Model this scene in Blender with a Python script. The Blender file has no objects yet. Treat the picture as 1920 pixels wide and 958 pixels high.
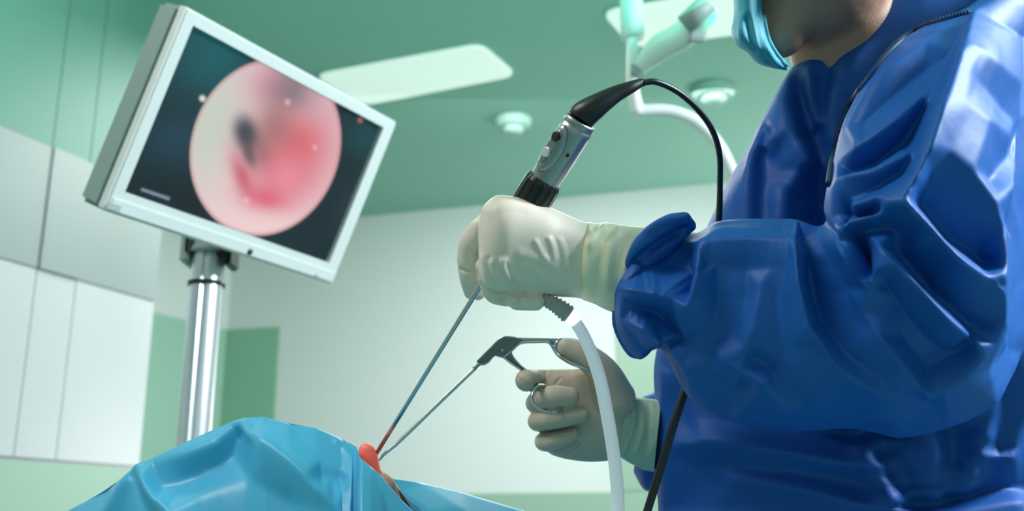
import bpy, bmesh, math, random
import numpy as np
from mathutils import Vector, Matrix, geometry, noise as mnoise
from mathutils.bvhtree import BVHTree

random.seed(4)
S = bpy.context.scene
COL = S.collection

# ------------------------------------------------------------------ camera
F = 1900.0
PITCH = math.radians(15.0)
CAM = np.array([0.0, 0.0, 0.95])
RIGHT = np.array([1.0, 0, 0])
FWD = np.array([0, math.cos(PITCH), math.sin(PITCH)])
UP = np.array([0, -math.sin(PITCH), math.cos(PITCH)])
cd = bpy.data.cameras.new('camera')
cam = bpy.data.objects.new('camera', cd)
COL.objects.link(cam)
cam.location = CAM
cam.rotation_euler = (math.pi / 2 + PITCH, 0, 0)
cd.sensor_width = 36
cd.lens = F / 1920 * 36
cd.clip_start = 0.05
cd.dof.use_dof = True
cd.dof.focus_distance = 1.08
cd.dof.aperture_fstop = 4.5
S.camera = cam

# ------------------------------------------------------------------ light
w = bpy.data.worlds.new('world')
S.world = w
w.use_nodes = True
w.node_tree.nodes['Background'].inputs[0].default_value = (0.75, 0.9, 0.88, 1)
w.node_tree.nodes['Background'].inputs[1].default_value = 0.3
S.view_settings.view_transform = 'Standard'
S.view_settings.look = 'None'
S.view_settings.gamma = 1
S.view_settings.exposure = 0.0


def area(name, loc, target, size, energy, color, sy=None):
    l = bpy.data.lights.new(name, 'AREA')
    l.energy = energy
    l.color = color
    l.shape = 'RECTANGLE'
    l.size = size
    l.size_y = sy or size
    o = bpy.data.objects.new(name, l)
    COL.objects.link(o)
    o.location = loc
    o.rotation_euler = (Vector(target) - Vector(loc)).to_track_quat('-Z', 'Y').to_euler()
    return o


area('ceiling_panel_light_key', (2.5, 0.75, 2.6), (0.6, 1.05, 1.4), 0.6, 125, (0.84, 0.95, 1.0))
area('ceiling_panel_light_front', (-1.0, 0.5, 2.93), (-0.2, 1.15, 1.1), 1.0, 36, (1.0, 0.95, 0.91))
area('ceiling_panel_light_left', (-1.6, 2.6, 2.95), (-1.5, 3.1, 0), 1.2, 9, (0.92, 1.0, 0.97))
area('ceiling_panel_light_back', (0.1, 4.4, 2.95), (0.1, 5.0, 0), 2.0, 160, (1.0, 1.0, 0.98))
# unseen light added behind the surgeon to brighten the far end of the ceiling
area('added_ceiling_wash', (2.7, 5.5, 1.3), (0.3, 6.3, 3.1), 0.7, 62, (1.0, 0.97, 0.93))
# added green light, out of view, that tints the ceiling above the table
area('added_green_wash', (-0.2, 2.0, 2.3), (-0.2, 2.6, 3.2), 3.4, 11, (0.01, 1.0, 0.66), 0.6)

# ------------------------------------------------------------------ helpers


def P(px, py, d):
    return CAM + FWD * d + RIGHT * ((px - 960) / F * d) + UP * ((479 - py) / F * d)


def PA(px, py, d):
    px = np.asarray(px, float)[:, None]
    py = np.asarray(py, float)[:, None]
    d = np.asarray(d, float)[:, None]
    return CAM + FWD * d + RIGHT * ((px - 960) / F * d) + UP * ((479 - py) / F * d)


def proj(V):
    R = V - CAM
    d = R @ FWD
    return 960 + F * (R @ RIGHT) / d, 479 - F * (R @ UP) / d, d


def ray(px, py):
    return FWD + RIGHT * ((px - 960) / F) + UP * ((479 - py) / F)


def hit_z(px, py, z):
    r = ray(px, py)
    return CAM + r * ((z - CAM[2]) / r[2])


def mat(name, col, rough=0.5, metal=0.0, spec=0.5, emit=None, es=0, sss=0, trans=0, coat=0, sheen=0, bump=None, noise=None):
    """bump=(scale,strength) fine relief; noise=(scale, other colour, amount) colour variation"""
    m = bpy.data.materials.new(name)
    m.use_nodes = True
    nt = m.node_tree
    b = nt.nodes['Principled BSDF']
    b.inputs['Base Color'].default_value = (*col, 1)
    b.inputs['Roughness'].default_value = rough
    b.inputs['Metallic'].default_value = metal
    b.inputs['Specular IOR Level'].default_value = spec
    b.inputs['Coat Weight'].default_value = coat
    b.inputs['Sheen Weight'].default_value = sheen
    b.inputs['Transmission Weight'].default_value = trans
    if sss:
        b.inputs['Subsurface Weight'].default_value = sss
        b.inputs['Subsurface Scale'].default_value = 0.01
        b.inputs['Subsurface Radius'].default_value = (1.0, 0.5, 0.3)
    if emit:
        b.inputs['Emission Color'].default_value = (*emit, 1)
        b.inputs['Emission Strength'].default_value = es
    tc = nt.nodes.new('ShaderNodeTexCoord')
    if noise:
        n = nt.nodes.new('ShaderNodeTexNoise')
        n.inputs['Scale'].default_value = noise[0]
        n.inputs['Detail'].default_value = 4
        nt.links.new(tc.outputs['Object'], n.inputs['Vector'])
        mx = nt.nodes.new('ShaderNodeMix')
        mx.data_type = 'RGBA'
        mx.inputs['A'].default_value = (*col, 1)
        mx.inputs['B'].default_value = (*noise[1], 1)
        mr = nt.nodes.new('ShaderNodeMapRange')
        mr.inputs['From Min'].default_value = 0.35
        mr.inputs['From Max'].default_value = 0.7
        mr.inputs['To Max'].default_value = noise[2]
        nt.links.new(n.outputs['Fac'], mr.inputs['Value'])
        nt.links.new(mr.outputs['Result'], mx.inputs['Factor'])
        nt.links.new(mx.outputs['Result'], b.inputs['Base Color'])
    if bump:
        n = nt.nodes.new('ShaderNodeTexNoise')
        n.inputs['Scale'].default_value = bump[0]
        n.inputs['Detail'].default_value = 3
        nt.links.new(tc.outputs['Object'], n.inputs['Vector'])
        bp = nt.nodes.new('ShaderNodeBump')
        bp.inputs['Strength'].default_value = bump[1]
        bp.inputs['Distance'].default_value = 0.002
        nt.links.new(n.outputs['Fac'], bp.inputs['Height'])
        nt.links.new(bp.outputs['Normal'], b.inputs['Normal'])
    return m


def weave_mat(name, col, rough, scale, strength, spec=0.5, noise=None):
    m = mat(name, col, rough, spec=spec, noise=noise)
    nt = m.node_tree
    b = nt.nodes['Principled BSDF']
    tc = nt.nodes.new('ShaderNodeTexCoord')
    wv = nt.nodes.new('ShaderNodeTexWave')
    wv.inputs['Scale'].default_value = scale
    wv.inputs['Distortion'].default_value = 1.5
    wv.bands_direction = 'DIAGONAL'
    bp = nt.nodes.new('ShaderNodeBump')
    bp.inputs['Strength'].default_value = strength
    bp.inputs['Distance'].default_value = 0.001
    nt.links.new(tc.outputs['Object'], wv.inputs['Vector'])
    nt.links.new(wv.outputs['Fac'], bp.inputs['Height'])
    nt.links.new(bp.outputs['Normal'], b.inputs['Normal'])
    return m


def mesh(name, V, Fc, m, parent=None, smooth=True):
    me = bpy.data.meshes.new(name)
    V = np.asarray(V, float)
    me.from_pydata([tuple(v) for v in V], [], [tuple(int(i) for i in f) for f in Fc])
    me.materials.append(m)
    if smooth:
        me.polygons.foreach_set('use_smooth', [True] * len(me.polygons))
    me.update()
    o = bpy.data.objects.new(name, me)
    COL.objects.link(o)
    if parent:
        o.parent = parent
        o.matrix_parent_inverse = Matrix.Translation(-Vector(parent.location)) if parent.type == 'EMPTY' and parent.parent is None else Matrix.Identity(4)
        if parent.type == 'EMPTY':
            pass
    return o


def child(o, parent):
    """parent keeping the world place (empties at the thing's base have no rotation)"""
    o.parent = parent
    o.matrix_parent_inverse = Matrix.Identity(4)
    off = Vector((0, 0, 0))
    p = parent
    while p:
        off += Vector(p.location)
        p = p.parent
    o.location = Vector(o.location) - off
    return o


def empty(name, loc, label, cat, group=None):
    o = bpy.data.objects.new(name, None)
    COL.objects.link(o)
    o.location = loc
    o.empty_display_size = 0.05
    return tag(o, label, cat, group)


def tag(o, label, cat, group=None):
    o['label'] = label
    o['category'] = cat
    if group:
        o['group'] = group
    return o


def struct(o):
    o['kind'] = 'structure'
    return o


def box(name, x0, x1, y0, y1, z0, z1, m, parent=None, bevel=0.0):
    bm = bmesh.new()
    bmesh.ops.create_cube(bm, size=1)
    for v in bm.verts:
        v.co = Vector(((x0 + x1) / 2 + v.co.x * (x1 - x0), (y0 + y1) / 2 + v.co.y * (y1 - y0), (z0 + z1) / 2 + v.co.z * (z1 - z0)))
    if bevel:
        bmesh.ops.bevel(bm, geom=bm.edges[:], offset=bevel, segments=2, affect='EDGES')
    return bm_obj(name, bm, m, parent, smooth=False)


def bm_obj(name, bm, m, parent=None, smooth=True, recalc=True):
    if recalc:
        bmesh.ops.recalc_face_normals(bm, faces=bm.faces[:])
    me = bpy.data.meshes.new(name)
    bm.to_mesh(me)
    bm.free()
    me.materials.append(m)
    if smooth:
        me.polygons.foreach_set('use_smooth', [True] * len(me.polygons))
    o = bpy.data.objects.new(name, me)
    COL.objects.link(o)
    if parent:
        child(o, parent)
    return o


def raw(name, VF, m, parent=None, smooth=True):
    V, Fc = VF
    me = bpy.data.meshes.new(name)
    me.from_pydata([tuple(map(float, v)) for v in V], [], [tuple(int(i) for i in f) for f in Fc])
    me.materials.append(m)
    if smooth:
        me.polygons.foreach_set('use_smooth', [True] * len(me.polygons))
    me.update()
    o = bpy.data.objects.new(name, me)
    COL.objects.link(o)
    if parent:
        child(o, parent)
    return o


def crs(pts, n):
    """Catmull-Rom through pts (k x dim), n samples spaced by arc length"""
    p = np.asarray(pts, float)
    k = len(p)
    if k == 2:
        t = np.linspace(0, 1, n)[:, None]
        return p[0] * (1 - t) + p[1] * t
    seg = 24
    q = np.vstack([2 * p[0] - p[1], p, 2 * p[-1] - p[-2]])
    out = []
    for i in range(1, k):
        t = np.linspace(0, 1, seg, endpoint=False)[:, None]
        a, b, c, d = q[i - 1], q[i], q[i + 1], q[i + 2]
        out.append(0.5 * ((2 * b) + (-a + c) * t + (2 * a - 5 * b + 4 * c - d) * t ** 2 + (-a + 3 * b - 3 * c + d) * t ** 3))
    out.append(p[-1][None])
    out = np.vstack(out)
    # uniform in parameter, n samples
    idx = np.linspace(0, len(out) - 1, n)
    lo = np.floor(idx).astype(int)
    hi = np.minimum(lo + 1, len(out) - 1)
    fr = (idx - lo)[:, None]
    return out[lo] * (1 - fr) + out[hi] * fr


def grid_faces(n, m, closed=True, cap=True, base=0):
    Fc = []
    mm = m if closed else m - 1
    for i in range(n - 1):
        for j in range(mm):
            a = i * m + j
            b = i * m + (j + 1) % m
            Fc.append((base + a, base + b, base + b + m, base + a + m))
    if closed and cap:
        Fc.append(tuple(base + j for j in range(m))[::-1])
        Fc.append(tuple(base + (n - 1) * m + j for j in range(m)))
    return Fc


def loft(A, B, D, R, n=60, m=32, p=1.0, round0=False, round1=False):
    """closed tube between two outline curves A and B (pixels of the photograph at depth D);
    R = half thickness in metres along the view axis."""
    A = crs(A, n)
    B = crs(B, n)
    D = crs(np.asarray(D, float)[:, None], n)[:, 0]
    R = crs(np.asarray(R, float)[:, None], n)[:, 0]
    C = (A + B) / 2
    Hh = (A - B) / 2
    V = []
    for i in range(n):
        s = 1.0
        k = max(3, n // 12)
        if round0 and i < k:
            s = math.sqrt(max(0.0004, 1 - (1 - i / k) ** 2))
        if round1 and i >= n - k:
            s = math.sqrt(max(0.0004, 1 - (1 - (n - 1 - i) / k) ** 2))
        for j in range(m):
            a = 2 * math.pi * j / m
            c, sn = math.cos(a), math.sin(a)
            c = math.copysign(abs(c) ** p, c)
            sn = math.copysign(abs(sn) ** p, sn)
            q = C[i] + Hh[i] * c * s
            V.append(P(q[0], q[1], D[i] - R[i] * sn * s))
    V = np.array(V)
    Fc = grid_faces(n, m)
    return V, Fc


def tube(pts, rad, n=60, m=12, cap=True):
    """tube through world points, rad scalar or list per control point"""
    p = np.asarray(pts, float)
    r = np.full(len(p), rad) if np.isscalar(rad) else np.asarray(rad, float)
    C = crs(np.hstack([p, r[:, None]]), n)
    r = C[:, 3]
    C = C[:, :3]
    T = np.gradient(C, axis=0)
    T /= np.linalg.norm(T, axis=1)[:, None] + 1e-12
    ref = np.array([0.0, 0.2, 1.0])
    if abs(T[0] @ ref) > 0.95:
        ref = np.array([1.0, 0, 0])
    u = np.cross(T[0], ref)
    u /= np.linalg.norm(u)
    V = []
    for i in range(n):
        u = u - T[i] * (u @ T[i])
        u /= np.linalg.norm(u)
        v = np.cross(T[i], u)
        for j in range(m):
            a = 2 * math.pi * j / m
            V.append(C[i] + (u * math.cos(a) + v * math.sin(a)) * r[i])
    return np.array(V), grid_faces(n, m)


def rtube(pts, rad, n=40, m=16):
    """capsule chain: tube with hemispherical ends; pts = (px,py,d), rad in px"""
    p = np.array([P(*q) for q in pts])
    r = np.array([q * t[2] / F for q, t in zip(rad, pts)])
    C = crs(np.hstack([p, r[:, None]]), n)
    r = C[:, 3]
    C = C[:, :3]
    # extend ends with hemispheres
    t0 = (C[0] - C[1]); t0 /= np.linalg.norm(t0)
    t1 = (C[-1] - C[-2]); t1 /= np.linalg.norm(t1)
    k = 7
    pre = [(C[0] + t0 * r[0] * math.cos(a), r[0] * math.sin(a)) for a in np.linspace(0.12, math.pi / 2, k)[:-1]]
    post = [(C[-1] + t1 * r[-1] * math.cos(a), r[-1] * math.sin(a)) for a in np.linspace(0.12, math.pi / 2, k)[:-1]][::-1]
    CC = np.array([q[0] for q in pre] + list(C) + [q[0] for q in post])
    rr = np.array([q[1] for q in pre] + list(r) + [q[1] for q in post])
    T = np.gradient(CC, axis=0)
    T /= np.linalg.norm(T, axis=1)[:, None] + 1e-12
    ref = np.array([0.1, 0.3, 1.0])
    if abs(T[0] @ ref) > 0.95:
        ref = np.array([1.0, 0, 0])
    u = np.cross(T[0], ref)
    u /= np.linalg.norm(u)
    V = []
    for i in range(len(CC)):
        u = u - T[i] * (u @ T[i])
        u /= np.linalg.norm(u)
        v = np.cross(T[i], u)
        for j in range(m):
            a = 2 * math.pi * j / m
            V.append(CC[i] + (u * math.cos(a) + v * math.sin(a)) * rr[i])
    return np.array(V), grid_faces(len(CC), m)


def join(parts):
    V = []
    Fc = []
    b = 0
    for v, f in parts:
        V.append(v)
        Fc += [tuple(i + b for i in q) for q in f]
        b += len(v)
    return np.vstack(V), Fc


def remesh(parts, voxel, smooth=4, factor=0.5):
    """union of closed shapes into one continuous skin"""
    me = bpy.data.meshes.new('tmp')
    V, Fc = join(parts)
    me.from_pydata([tuple(map(float, v)) for v in V], [], [tuple(int(i) for i in f) for f in Fc])
    bm = bmesh.new()
    bm.from_mesh(me)
    # consistent outward normals per island
    bmesh.ops.recalc_face_normals(bm, faces=bm.faces[:])
    bm.to_mesh(me)
    bm.free()
    o = bpy.data.objects.new('tmp', me)
    COL.objects.link(o)
    md = o.modifiers.new('r', 'REMESH')
    md.mode = 'VOXEL'
    md.voxel_size = voxel
    if smooth:
        ms = o.modifiers.new('s', 'SMOOTH')
        ms.iterations = smooth
        ms.factor = factor
    dg = bpy.context.evaluated_depsgraph_get()
    dg.update()
    ev = o.evaluated_get(dg)
    m2 = ev.to_mesh()
    n = len(m2.vertices)
    co = np.empty(n * 3)
    m2.vertices.foreach_get('co', co)
    Fo = [tuple(p.vertices) for p in m2.polygons]
    ev.to_mesh_clear()
    bpy.data.objects.remove(o)
    bpy.data.meshes.remove(me)
    return co.reshape(-1, 3), Fo


def normals(V, Fc):
    N = np.zeros_like(V)
    q = np.array([f if len(f) == 4 else (f[0], f[1], f[2], f[2]) for f in Fc if len(f) in (3, 4)])
    n = np.cross(V[q[:, 2]] - V[q[:, 0]], V[q[:, 3]] - V[q[:, 1]])
    t = q[:, 2] == q[:, 3]
    n[t] = np.cross(V[q[t, 1]] - V[q[t, 0]], V[q[t, 2]] - V[q[t, 0]])
    for k in range(4):
        np.add.at(N, q[:, k], n)
    N /= np.linalg.norm(N, axis=1)[:, None] + 1e-12
    # make outward on average
    c = V.mean(0)
    if ((V - c) * N).sum() < 0:
        N = -N
    return N


def crease(V, Fc, folds, eps=0.12, fade=0.18, smooth=0):
    """real folds in the cloth or latex: each fold = (polyline, height m, width left px, width right px)."""
    N = normals(V, Fc)
    px, py, d = proj(V)
    face = np.clip(-(N @ FWD) * 1.6, 0, 1)
    H = np.zeros(len(V))
    for fo in folds:
        poly, h, wl, wr = fo[:4]
        fd = fo[4] if len(fo) > 4 else fade
        q = crs(np.array(poly, float), max(8, len(poly) * 5)) if len(poly) > 2 else crs(np.array(poly, float), 6)
        L = np.concatenate([[0], np.cumsum(np.linalg.norm(np.diff(q, axis=0), axis=1))])
        tot = L[-1]
        sel = (px > q[:, 0].min() - max(wl, wr)) & (px < q[:, 0].max() + max(wl, wr)) & (py > q[:, 1].min() - max(wl, wr)) & (py < q[:, 1].max() + max(wl, wr))
        ix = np.nonzero(sel)[0]
        if len(ix) == 0:
            continue
        X = np.stack([px[ix], py[ix]], 1)
        best = np.full(len(ix), 1e9)
        sd = np.zeros(len(ix))
        tt = np.zeros(len(ix))
        for i in range(len(q) - 1):
            a, b = q[i], q[i + 1]
            ab = b - a
            l2 = ab @ ab + 1e-9
            t = np.clip(((X - a) @ ab) / l2, 0, 1)
            dv = X - (a + t[:, None] * ab)
            dd = np.linalg.norm(dv, axis=1)
            cr = ab[0] * dv[:, 1] - ab[1] * dv[:, 0]
            m_ = dd < best
            best[m_] = dd[m_]
            sd[m_] = np.sign(cr[m_])
            tt[m_] = (L[i] + t[m_] * math.sqrt(l2)) / tot
        # image y points down: cross > 0 lies on the right-hand side walking along the fold
        wd = np.where(sd > 0, wr, wl)
        x = best / wd
        prof = np.clip(1 + eps - np.sqrt(x * x + eps * eps), 0, None)
        prof = prof * prof * (3 - 2 * np.clip(prof, 0, 1)) * 0.5 + prof * 0.5
        win = np.clip(np.minimum(tt, 1 - tt) / max(fd, 1e-3), 0, 1) if fd > 0 else 1
        win = win * win * (3 - 2 * win) if fd > 0 else 1
        H[ix] += h * prof * win
    V = V + N * (H * face)[:, None]
    return V


def ripple(V, Fc, amp, scale, seed=0, stretch=(1, 1, 1)):
    N = normals(V, Fc)
    out = np.empty(len(V))
    for i, v in enumerate(V):
        q = Vector((v[0] * scale * stretch[0] + seed, v[1] * scale * stretch[1], v[2] * scale * stretch[2]))
        out[i] = 1 - 2 * abs(mnoise.noise(q))
    return V + N * ((out - 0.55) * amp)[:, None]


def relief(V, n, m, lines, closed=True, blur=2, gain=1.0, edge=None, step=14.0, tight=True):
    '''crumpled cloth: fold lines (x, y, height mm) joined by flat facets between them'''
    pts = []
    hs = []
    def put(x, y, h):
        for q in pts[-400:]:
            if abs(q[0] - x) + abs(q[1] - y) < 2.0:
                return
        pts.append((x, y)); hs.append(h)
    for ln in lines:
        q = np.array(ln, float)
        for a, b in zip(q[:-1], q[1:]):
            L = np.linalg.norm((b - a)[:2])
            k = max(1, int(L / step))
            for i in range(k):
                c = a + (b - a) * i / k
                put(c[0], c[1], c[2])
        put(*q[-1])
    for x, y in (edge or []):
        put(x, y, 0.0)
    for x, y in ((-900, -900), (3200, -900), (3200, 2600), (-900, 2600)):
        put(x, y, 0.0)
    r = geometry.delaunay_2d_cdt([Vector(p) for p in pts], [], [], 0, 1e-4)
    vv = [Vector((v.x, v.y, hs[r[3][i][0]])) for i, v in enumerate(r[0])]
    t = BVHTree.FromPolygons(vv, [tuple(f) for f in r[2]])
    px, py, d = proj(V)
    H = np.zeros(len(V))
    dn_ = Vector((0, 0, -1))
    for i in range(len(V)):
        h_ = t.ray_cast(Vector((px[i], py[i], 500)), dn_)
        if h_[0] is not None:
            H[i] = h_[0].z
    G = H.reshape(n, m)
    for _ in range(blur):
        if closed:
            G = (np.roll(G, 1, 1) + 2 * G + np.roll(G, -1, 1)) / 4
        else:
            G[:, 1:-1] = (G[:, :-2] + 2 * G[:, 1:-1] + G[:, 2:]) / 4
        G[1:-1] = (G[:-2] + 2 * G[1:-1] + G[2:]) / 4
    N = normals(V, grid_faces(n, m, closed=closed, cap=False))
    face = np.clip(-(N @ FWD) * 2.0, 0, 1)
    R_ = V - CAM
    R_ = R_ / np.linalg.norm(R_, axis=1)[:, None]
    return V + (N * 0.4 - R_ * 0.6) * (G.ravel() * 0.001 * gain * face)[:, None]


def disc_between(p0, p1, r, n=24):
    return tube([p0, p1], r, n=2, m=n)


# ------------------------------------------------------------------ materials
M = {}
M['wall'] = mat('wall_paint', (0.68, 0.72, 0.71), 0.45, bump=(60, 0.05))
M['ceil'] = mat('ceiling_paint', (0.26, 0.49, 0.41), 0.6, bump=(60, 0.04))  # green haze across the top of the view is put into this colour
M['panel'] = mat('pale_laminate', (0.48, 0.50, 0.52), 0.3)
M['panelgrey'] = mat('grey_green_laminate', (0.25, 0.29, 0.29), 0.4)
M['frieze'] = mat('frieze_green_haze', (0.11, 0.26, 0.21), 0.5)  # darker green fade towards the top, painted into the panel colour
M['green'] = mat('mint_green_panel', (0.30, 0.44, 0.35), 0.4)
M['green2'] = mat('deep_green_panel', (0.24, 0.47, 0.33), 0.4)
M['floor'] = mat('vinyl_floor', (0.16, 0.34, 0.28), 0.35, noise=(30, (0.13, 0.30, 0.25), 0.6))
M['seam'] = mat('grey_seam', (0.5, 0.58, 0.57), 0.6)
M['white'] = mat('white_plastic', (0.80, 0.84, 0.83), 0.35)
M['greyplastic'] = mat('grey_plastic', (0.30, 0.40, 0.38), 0.5)
M['dark'] = mat('black_plastic', (0.015, 0.018, 0.02), 0.35)
M['rubber'] = mat('black_rubber', (0.012, 0.016, 0.018), 0.38, spec=0.5)
M['alu'] = mat('brushed_aluminium', (0.78, 0.80, 0.84), 0.32, metal=0.75, bump=(300, 0.05))
M['steel'] = mat('polished_steel', (0.60, 0.63, 0.68), 0.16, metal=1.0)
M['satin'] = mat('satin_steel', (0.42, 0.42, 0.45), 0.40, metal=1.0, bump=(400, 0.04))
M['darksteel'] = mat('brushed_dark_steel', (0.20, 0.21, 0.22), 0.42, metal=1.0, bump=(500, 0.1))
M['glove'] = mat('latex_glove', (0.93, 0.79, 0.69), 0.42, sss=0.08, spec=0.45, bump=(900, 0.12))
M['cuff'] = mat('latex_glove_cuff', (0.97, 0.90, 0.68), 0.4, sss=0.05, spec=0.45, bump=(500, 0.1))
M['cuff2'] = mat('stockinette_cuff', (0.45, 0.58, 0.46), 0.6, bump=(400, 0.2))
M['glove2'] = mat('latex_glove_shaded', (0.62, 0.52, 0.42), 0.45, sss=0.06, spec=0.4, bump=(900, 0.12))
M['gown'] = weave_mat('blue_gown_cloth', (0.008, 0.095, 0.40), 0.55, 260, 0.12, spec=0.35)
M['gown_plain'] = mat('blue_gown_sleeve_cloth', (0.008, 0.115, 0.47), 0.52, spec=0.38, bump=(40, 0.25))
M['seam_tape'] = mat('dark_seam_tape', (0.004, 0.02, 0.07), 0.6)
M['mask'] = mat('light_blue_mask', (0.06, 0.42, 0.55), 0.6, bump=(400, 0.1))
M['maskband'] = mat('mask_edge_band', (0.10, 0.45, 0.55), 0.6)
M['skin'] = mat('skin', (0.55, 0.30, 0.20), 0.5, sss=0.15, noise=(80, (0.45, 0.22, 0.15), 0.5), bump=(500, 0.2))
M['skin2'] = mat('patient_skin', (0.78, 0.43, 0.31), 0.5, sss=0.2, noise=(120, (0.45, 0.2, 0.13), 0.5), bump=(500, 0.25))
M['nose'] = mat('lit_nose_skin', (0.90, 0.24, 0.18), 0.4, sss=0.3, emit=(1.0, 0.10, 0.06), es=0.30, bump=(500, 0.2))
M['drape'] = mat('light_blue_drape', (0.10, 0.55, 0.88), 0.38, spec=0.45, bump=(300, 0.05))
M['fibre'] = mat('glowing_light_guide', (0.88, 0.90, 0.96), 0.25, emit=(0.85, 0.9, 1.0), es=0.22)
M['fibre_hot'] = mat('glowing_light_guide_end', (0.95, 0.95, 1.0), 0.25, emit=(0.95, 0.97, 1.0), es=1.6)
M['ribbed'] = mat('grey_ribbed_rubber', (0.50, 0.46, 0.46), 0.45)
M['lamp'] = mat('lamp_diffuser', (0.8, 0.85, 0.82), 0.5, emit=(0.85, 1.0, 0.90), es=0.42)
M['soft'] = mat('downlight_enamel', (0.31, 0.50, 0.43), 0.5)
M['trim'] = mat('white_trim', (0.66, 0.78, 0.72), 0.4)

# ------------------------------------------------------------------ room
HC = 3.0
z0 = 1.24
K = hit_z(440, 428, HC)
B = hit_z(1330, 345, HC)
dirw = (B - K)[:2] / np.linalg.norm((B - K)[:2])
E2 = K[:2] + dirw * 7.5


def wall_plane(px, py):
    """hit of a pixel ray on the far wall"""
    r = ray(px, py)
    nrm = np.array([-dirw[1], dirw[0]])
    t = ((K[:2] - CAM[:2]) @ nrm) / (r[:2] @ nrm)
    return CAM + r * t


z0 = wall_plane(900, 925)[2]
kb = wall_plane(440, 618)
zb = kb[2]
q = hit_z(290, 585, zb)
dirl = (q[:2] - kb[:2]) / np.linalg.norm(q[:2] - kb[:2])
J = kb[:2] + dirl * np.linalg.norm(q[:2] - kb[:2]) * 1.6
L1 = hit_z(255, 880, z0)[:2]
L0 = hit_z(0, 862, z0)[:2]
dl = (L0 - L1) / np.linalg.norm(L0 - L1)
L2 = L1 + dl * 4.0
print('room', K, B, z0, zb, q, L1, L0, L2, J)


def wall_slab(name, a, b, zlo, zhi, th, m, parent=None, out=1):
    """slab whose visible face runs from a to b; th = thickness away from the camera"""
    a = np.array(a[:2], float)
    b = np.array(b[:2], float)
    d_ = (b - a) / np.linalg.norm(b - a)
    n_ = np.array([-d_[1], d_[0]])
    mid = (a + b) / 2
    if n_ @ (mid - CAM[:2]) < 0:
        n_ = -n_
    n_ = n_ * th
    V = []
    for z in (zlo, zhi):
        for q_ in (a, b, b + n_, a + n_):
            V.append((q_[0], q_[1], z))
    Fc = [(0, 1, 2, 3), (4, 5, 6, 7), (0, 1, 5, 4), (1, 2, 6, 5), (2, 3, 7, 6), (3, 0, 4, 7)]
    bm = bmesh.new()
    vs = [bm.verts.new(v) for v in V]
    for f in Fc:
        bm.faces.new([vs[i] for i in f])
    return bm_obj(name, bm, m, parent, smooth=False)


struct(box('floor', -4.6, 5.2, -2.6, 9.6, -0.1, 0, M['floor']))
struct(box('ceiling', -4.6, 5.2, -2.6, 9.6, HC, HC + 0.1, M['ceil']))
wb = struct(wall_slab('wall_back', K, E2, 0, HC, 0.15, M['wall']))
wr_ = struct(wall_slab('wall_recess', J, K, 0, HC, 0.15, M['wall']))
wl = struct(wall_slab('wall_left', L2, L1, 0, HC, 0.2, M['panel']))
struct(box('wall_right', 5.0, 5.15, -2.5, 9.5, 0, HC, M['wall']))
struct(box('wall_front', -4.5, 5.1, -2.5, -2.35, 0, HC, M['wall']))
struct(box('wall_side', -4.5, -4.35, -2.35, 9.5, 0, HC, M['wall']))


def shift(a, n):
    """bring a floor point n metres toward the camera"""
    a = np.array(a[:2], float)
    v = CAM[:2] - a
    return a + v / np.linalg.norm(v) * n


def wl_at(px):
    """floor point of the left wall seen at pixel column px near the band"""
    r = ray(px, 700)
    nrm = np.array([-dl[1], dl[0]])
    t = ((L1 - CAM[:2]) @ nrm) / (r[:2] @ nrm)
    return (CAM + r * t)[:2]


def on_wall(name, a, b, zlo, zhi, proud, m, parent):
    """panel lying on a wall face, proud of it"""
    a = np.array(a[:2], float); b = np.array(b[:2], float)
    d_ = (b - a) / np.linalg.norm(b - a)
    n_ = np.array([-d_[1], d_[0]])
    if n_ @ ((a + b) / 2 - CAM[:2]) > 0:
        n_ = -n_
    return wall_slab(name, a + n_ * proud, b + n_ * proud, zlo, zhi, proud - 0.001, m, parent)


# wainscot and tall green panels, parts of the walls
on_wall('wainscot', L2 * 0.999 + L1 * 0.001, L1, 0.0, z0, 0.012, M['green'], wl)
kk = wall_plane(520, 700)[:2]
on_wall('green_panel', K[:2] + dirw * 0.012, kk, 0.0, zb, 0.012, M['green2'], wb)
on_wall('green_panel', J, K[:2] - (K[:2] - J) / np.linalg.norm(K[:2] - J) * 0.012, 0.0, zb, 0.012, mat('mid_green_panel', (0.33, 0.55, 0.44), 0.4), wr_)
on_wall('wainscot', kk + dirw * 0.05, E2, 0.0, z0, 0.012, M['green'], wb)
g1 = wall_plane(1158, 800)[:2]
on_wall('green_panel', g1, g1 + dirw * 1.1, z0 + 0.01, zb, 0.012, M['green'], wb)

# tall laminate panels of the left wall with recessed seams between them
def wl_len(px):
    a = wl_at(px)
    return float(np.linalg.norm(a - L1))
zs = 2.18
edges = [0.0, wl_len(118), wl_len(40), 2.6, 3.3]
edges = sorted(edges)
for i in range(len(edges) - 1):
    a = L1 + dl * (edges[i] + (0.002 if i else 0.0))
    b = L1 + dl * (edges[i + 1] - 0.002)
    on_wall('panel', a, b, z0 + 0.012, 1.76, 0.012, M['panel'], wl)
    on_wall('panel', a, b, 1.763, zs, 0.016 if i != 1 else 0.022, M['panelgrey'], wl)
    on_wall('panel', a, b, zs + 0.003, HC - 0.01, 0.012, M['frieze'], wl)

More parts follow.
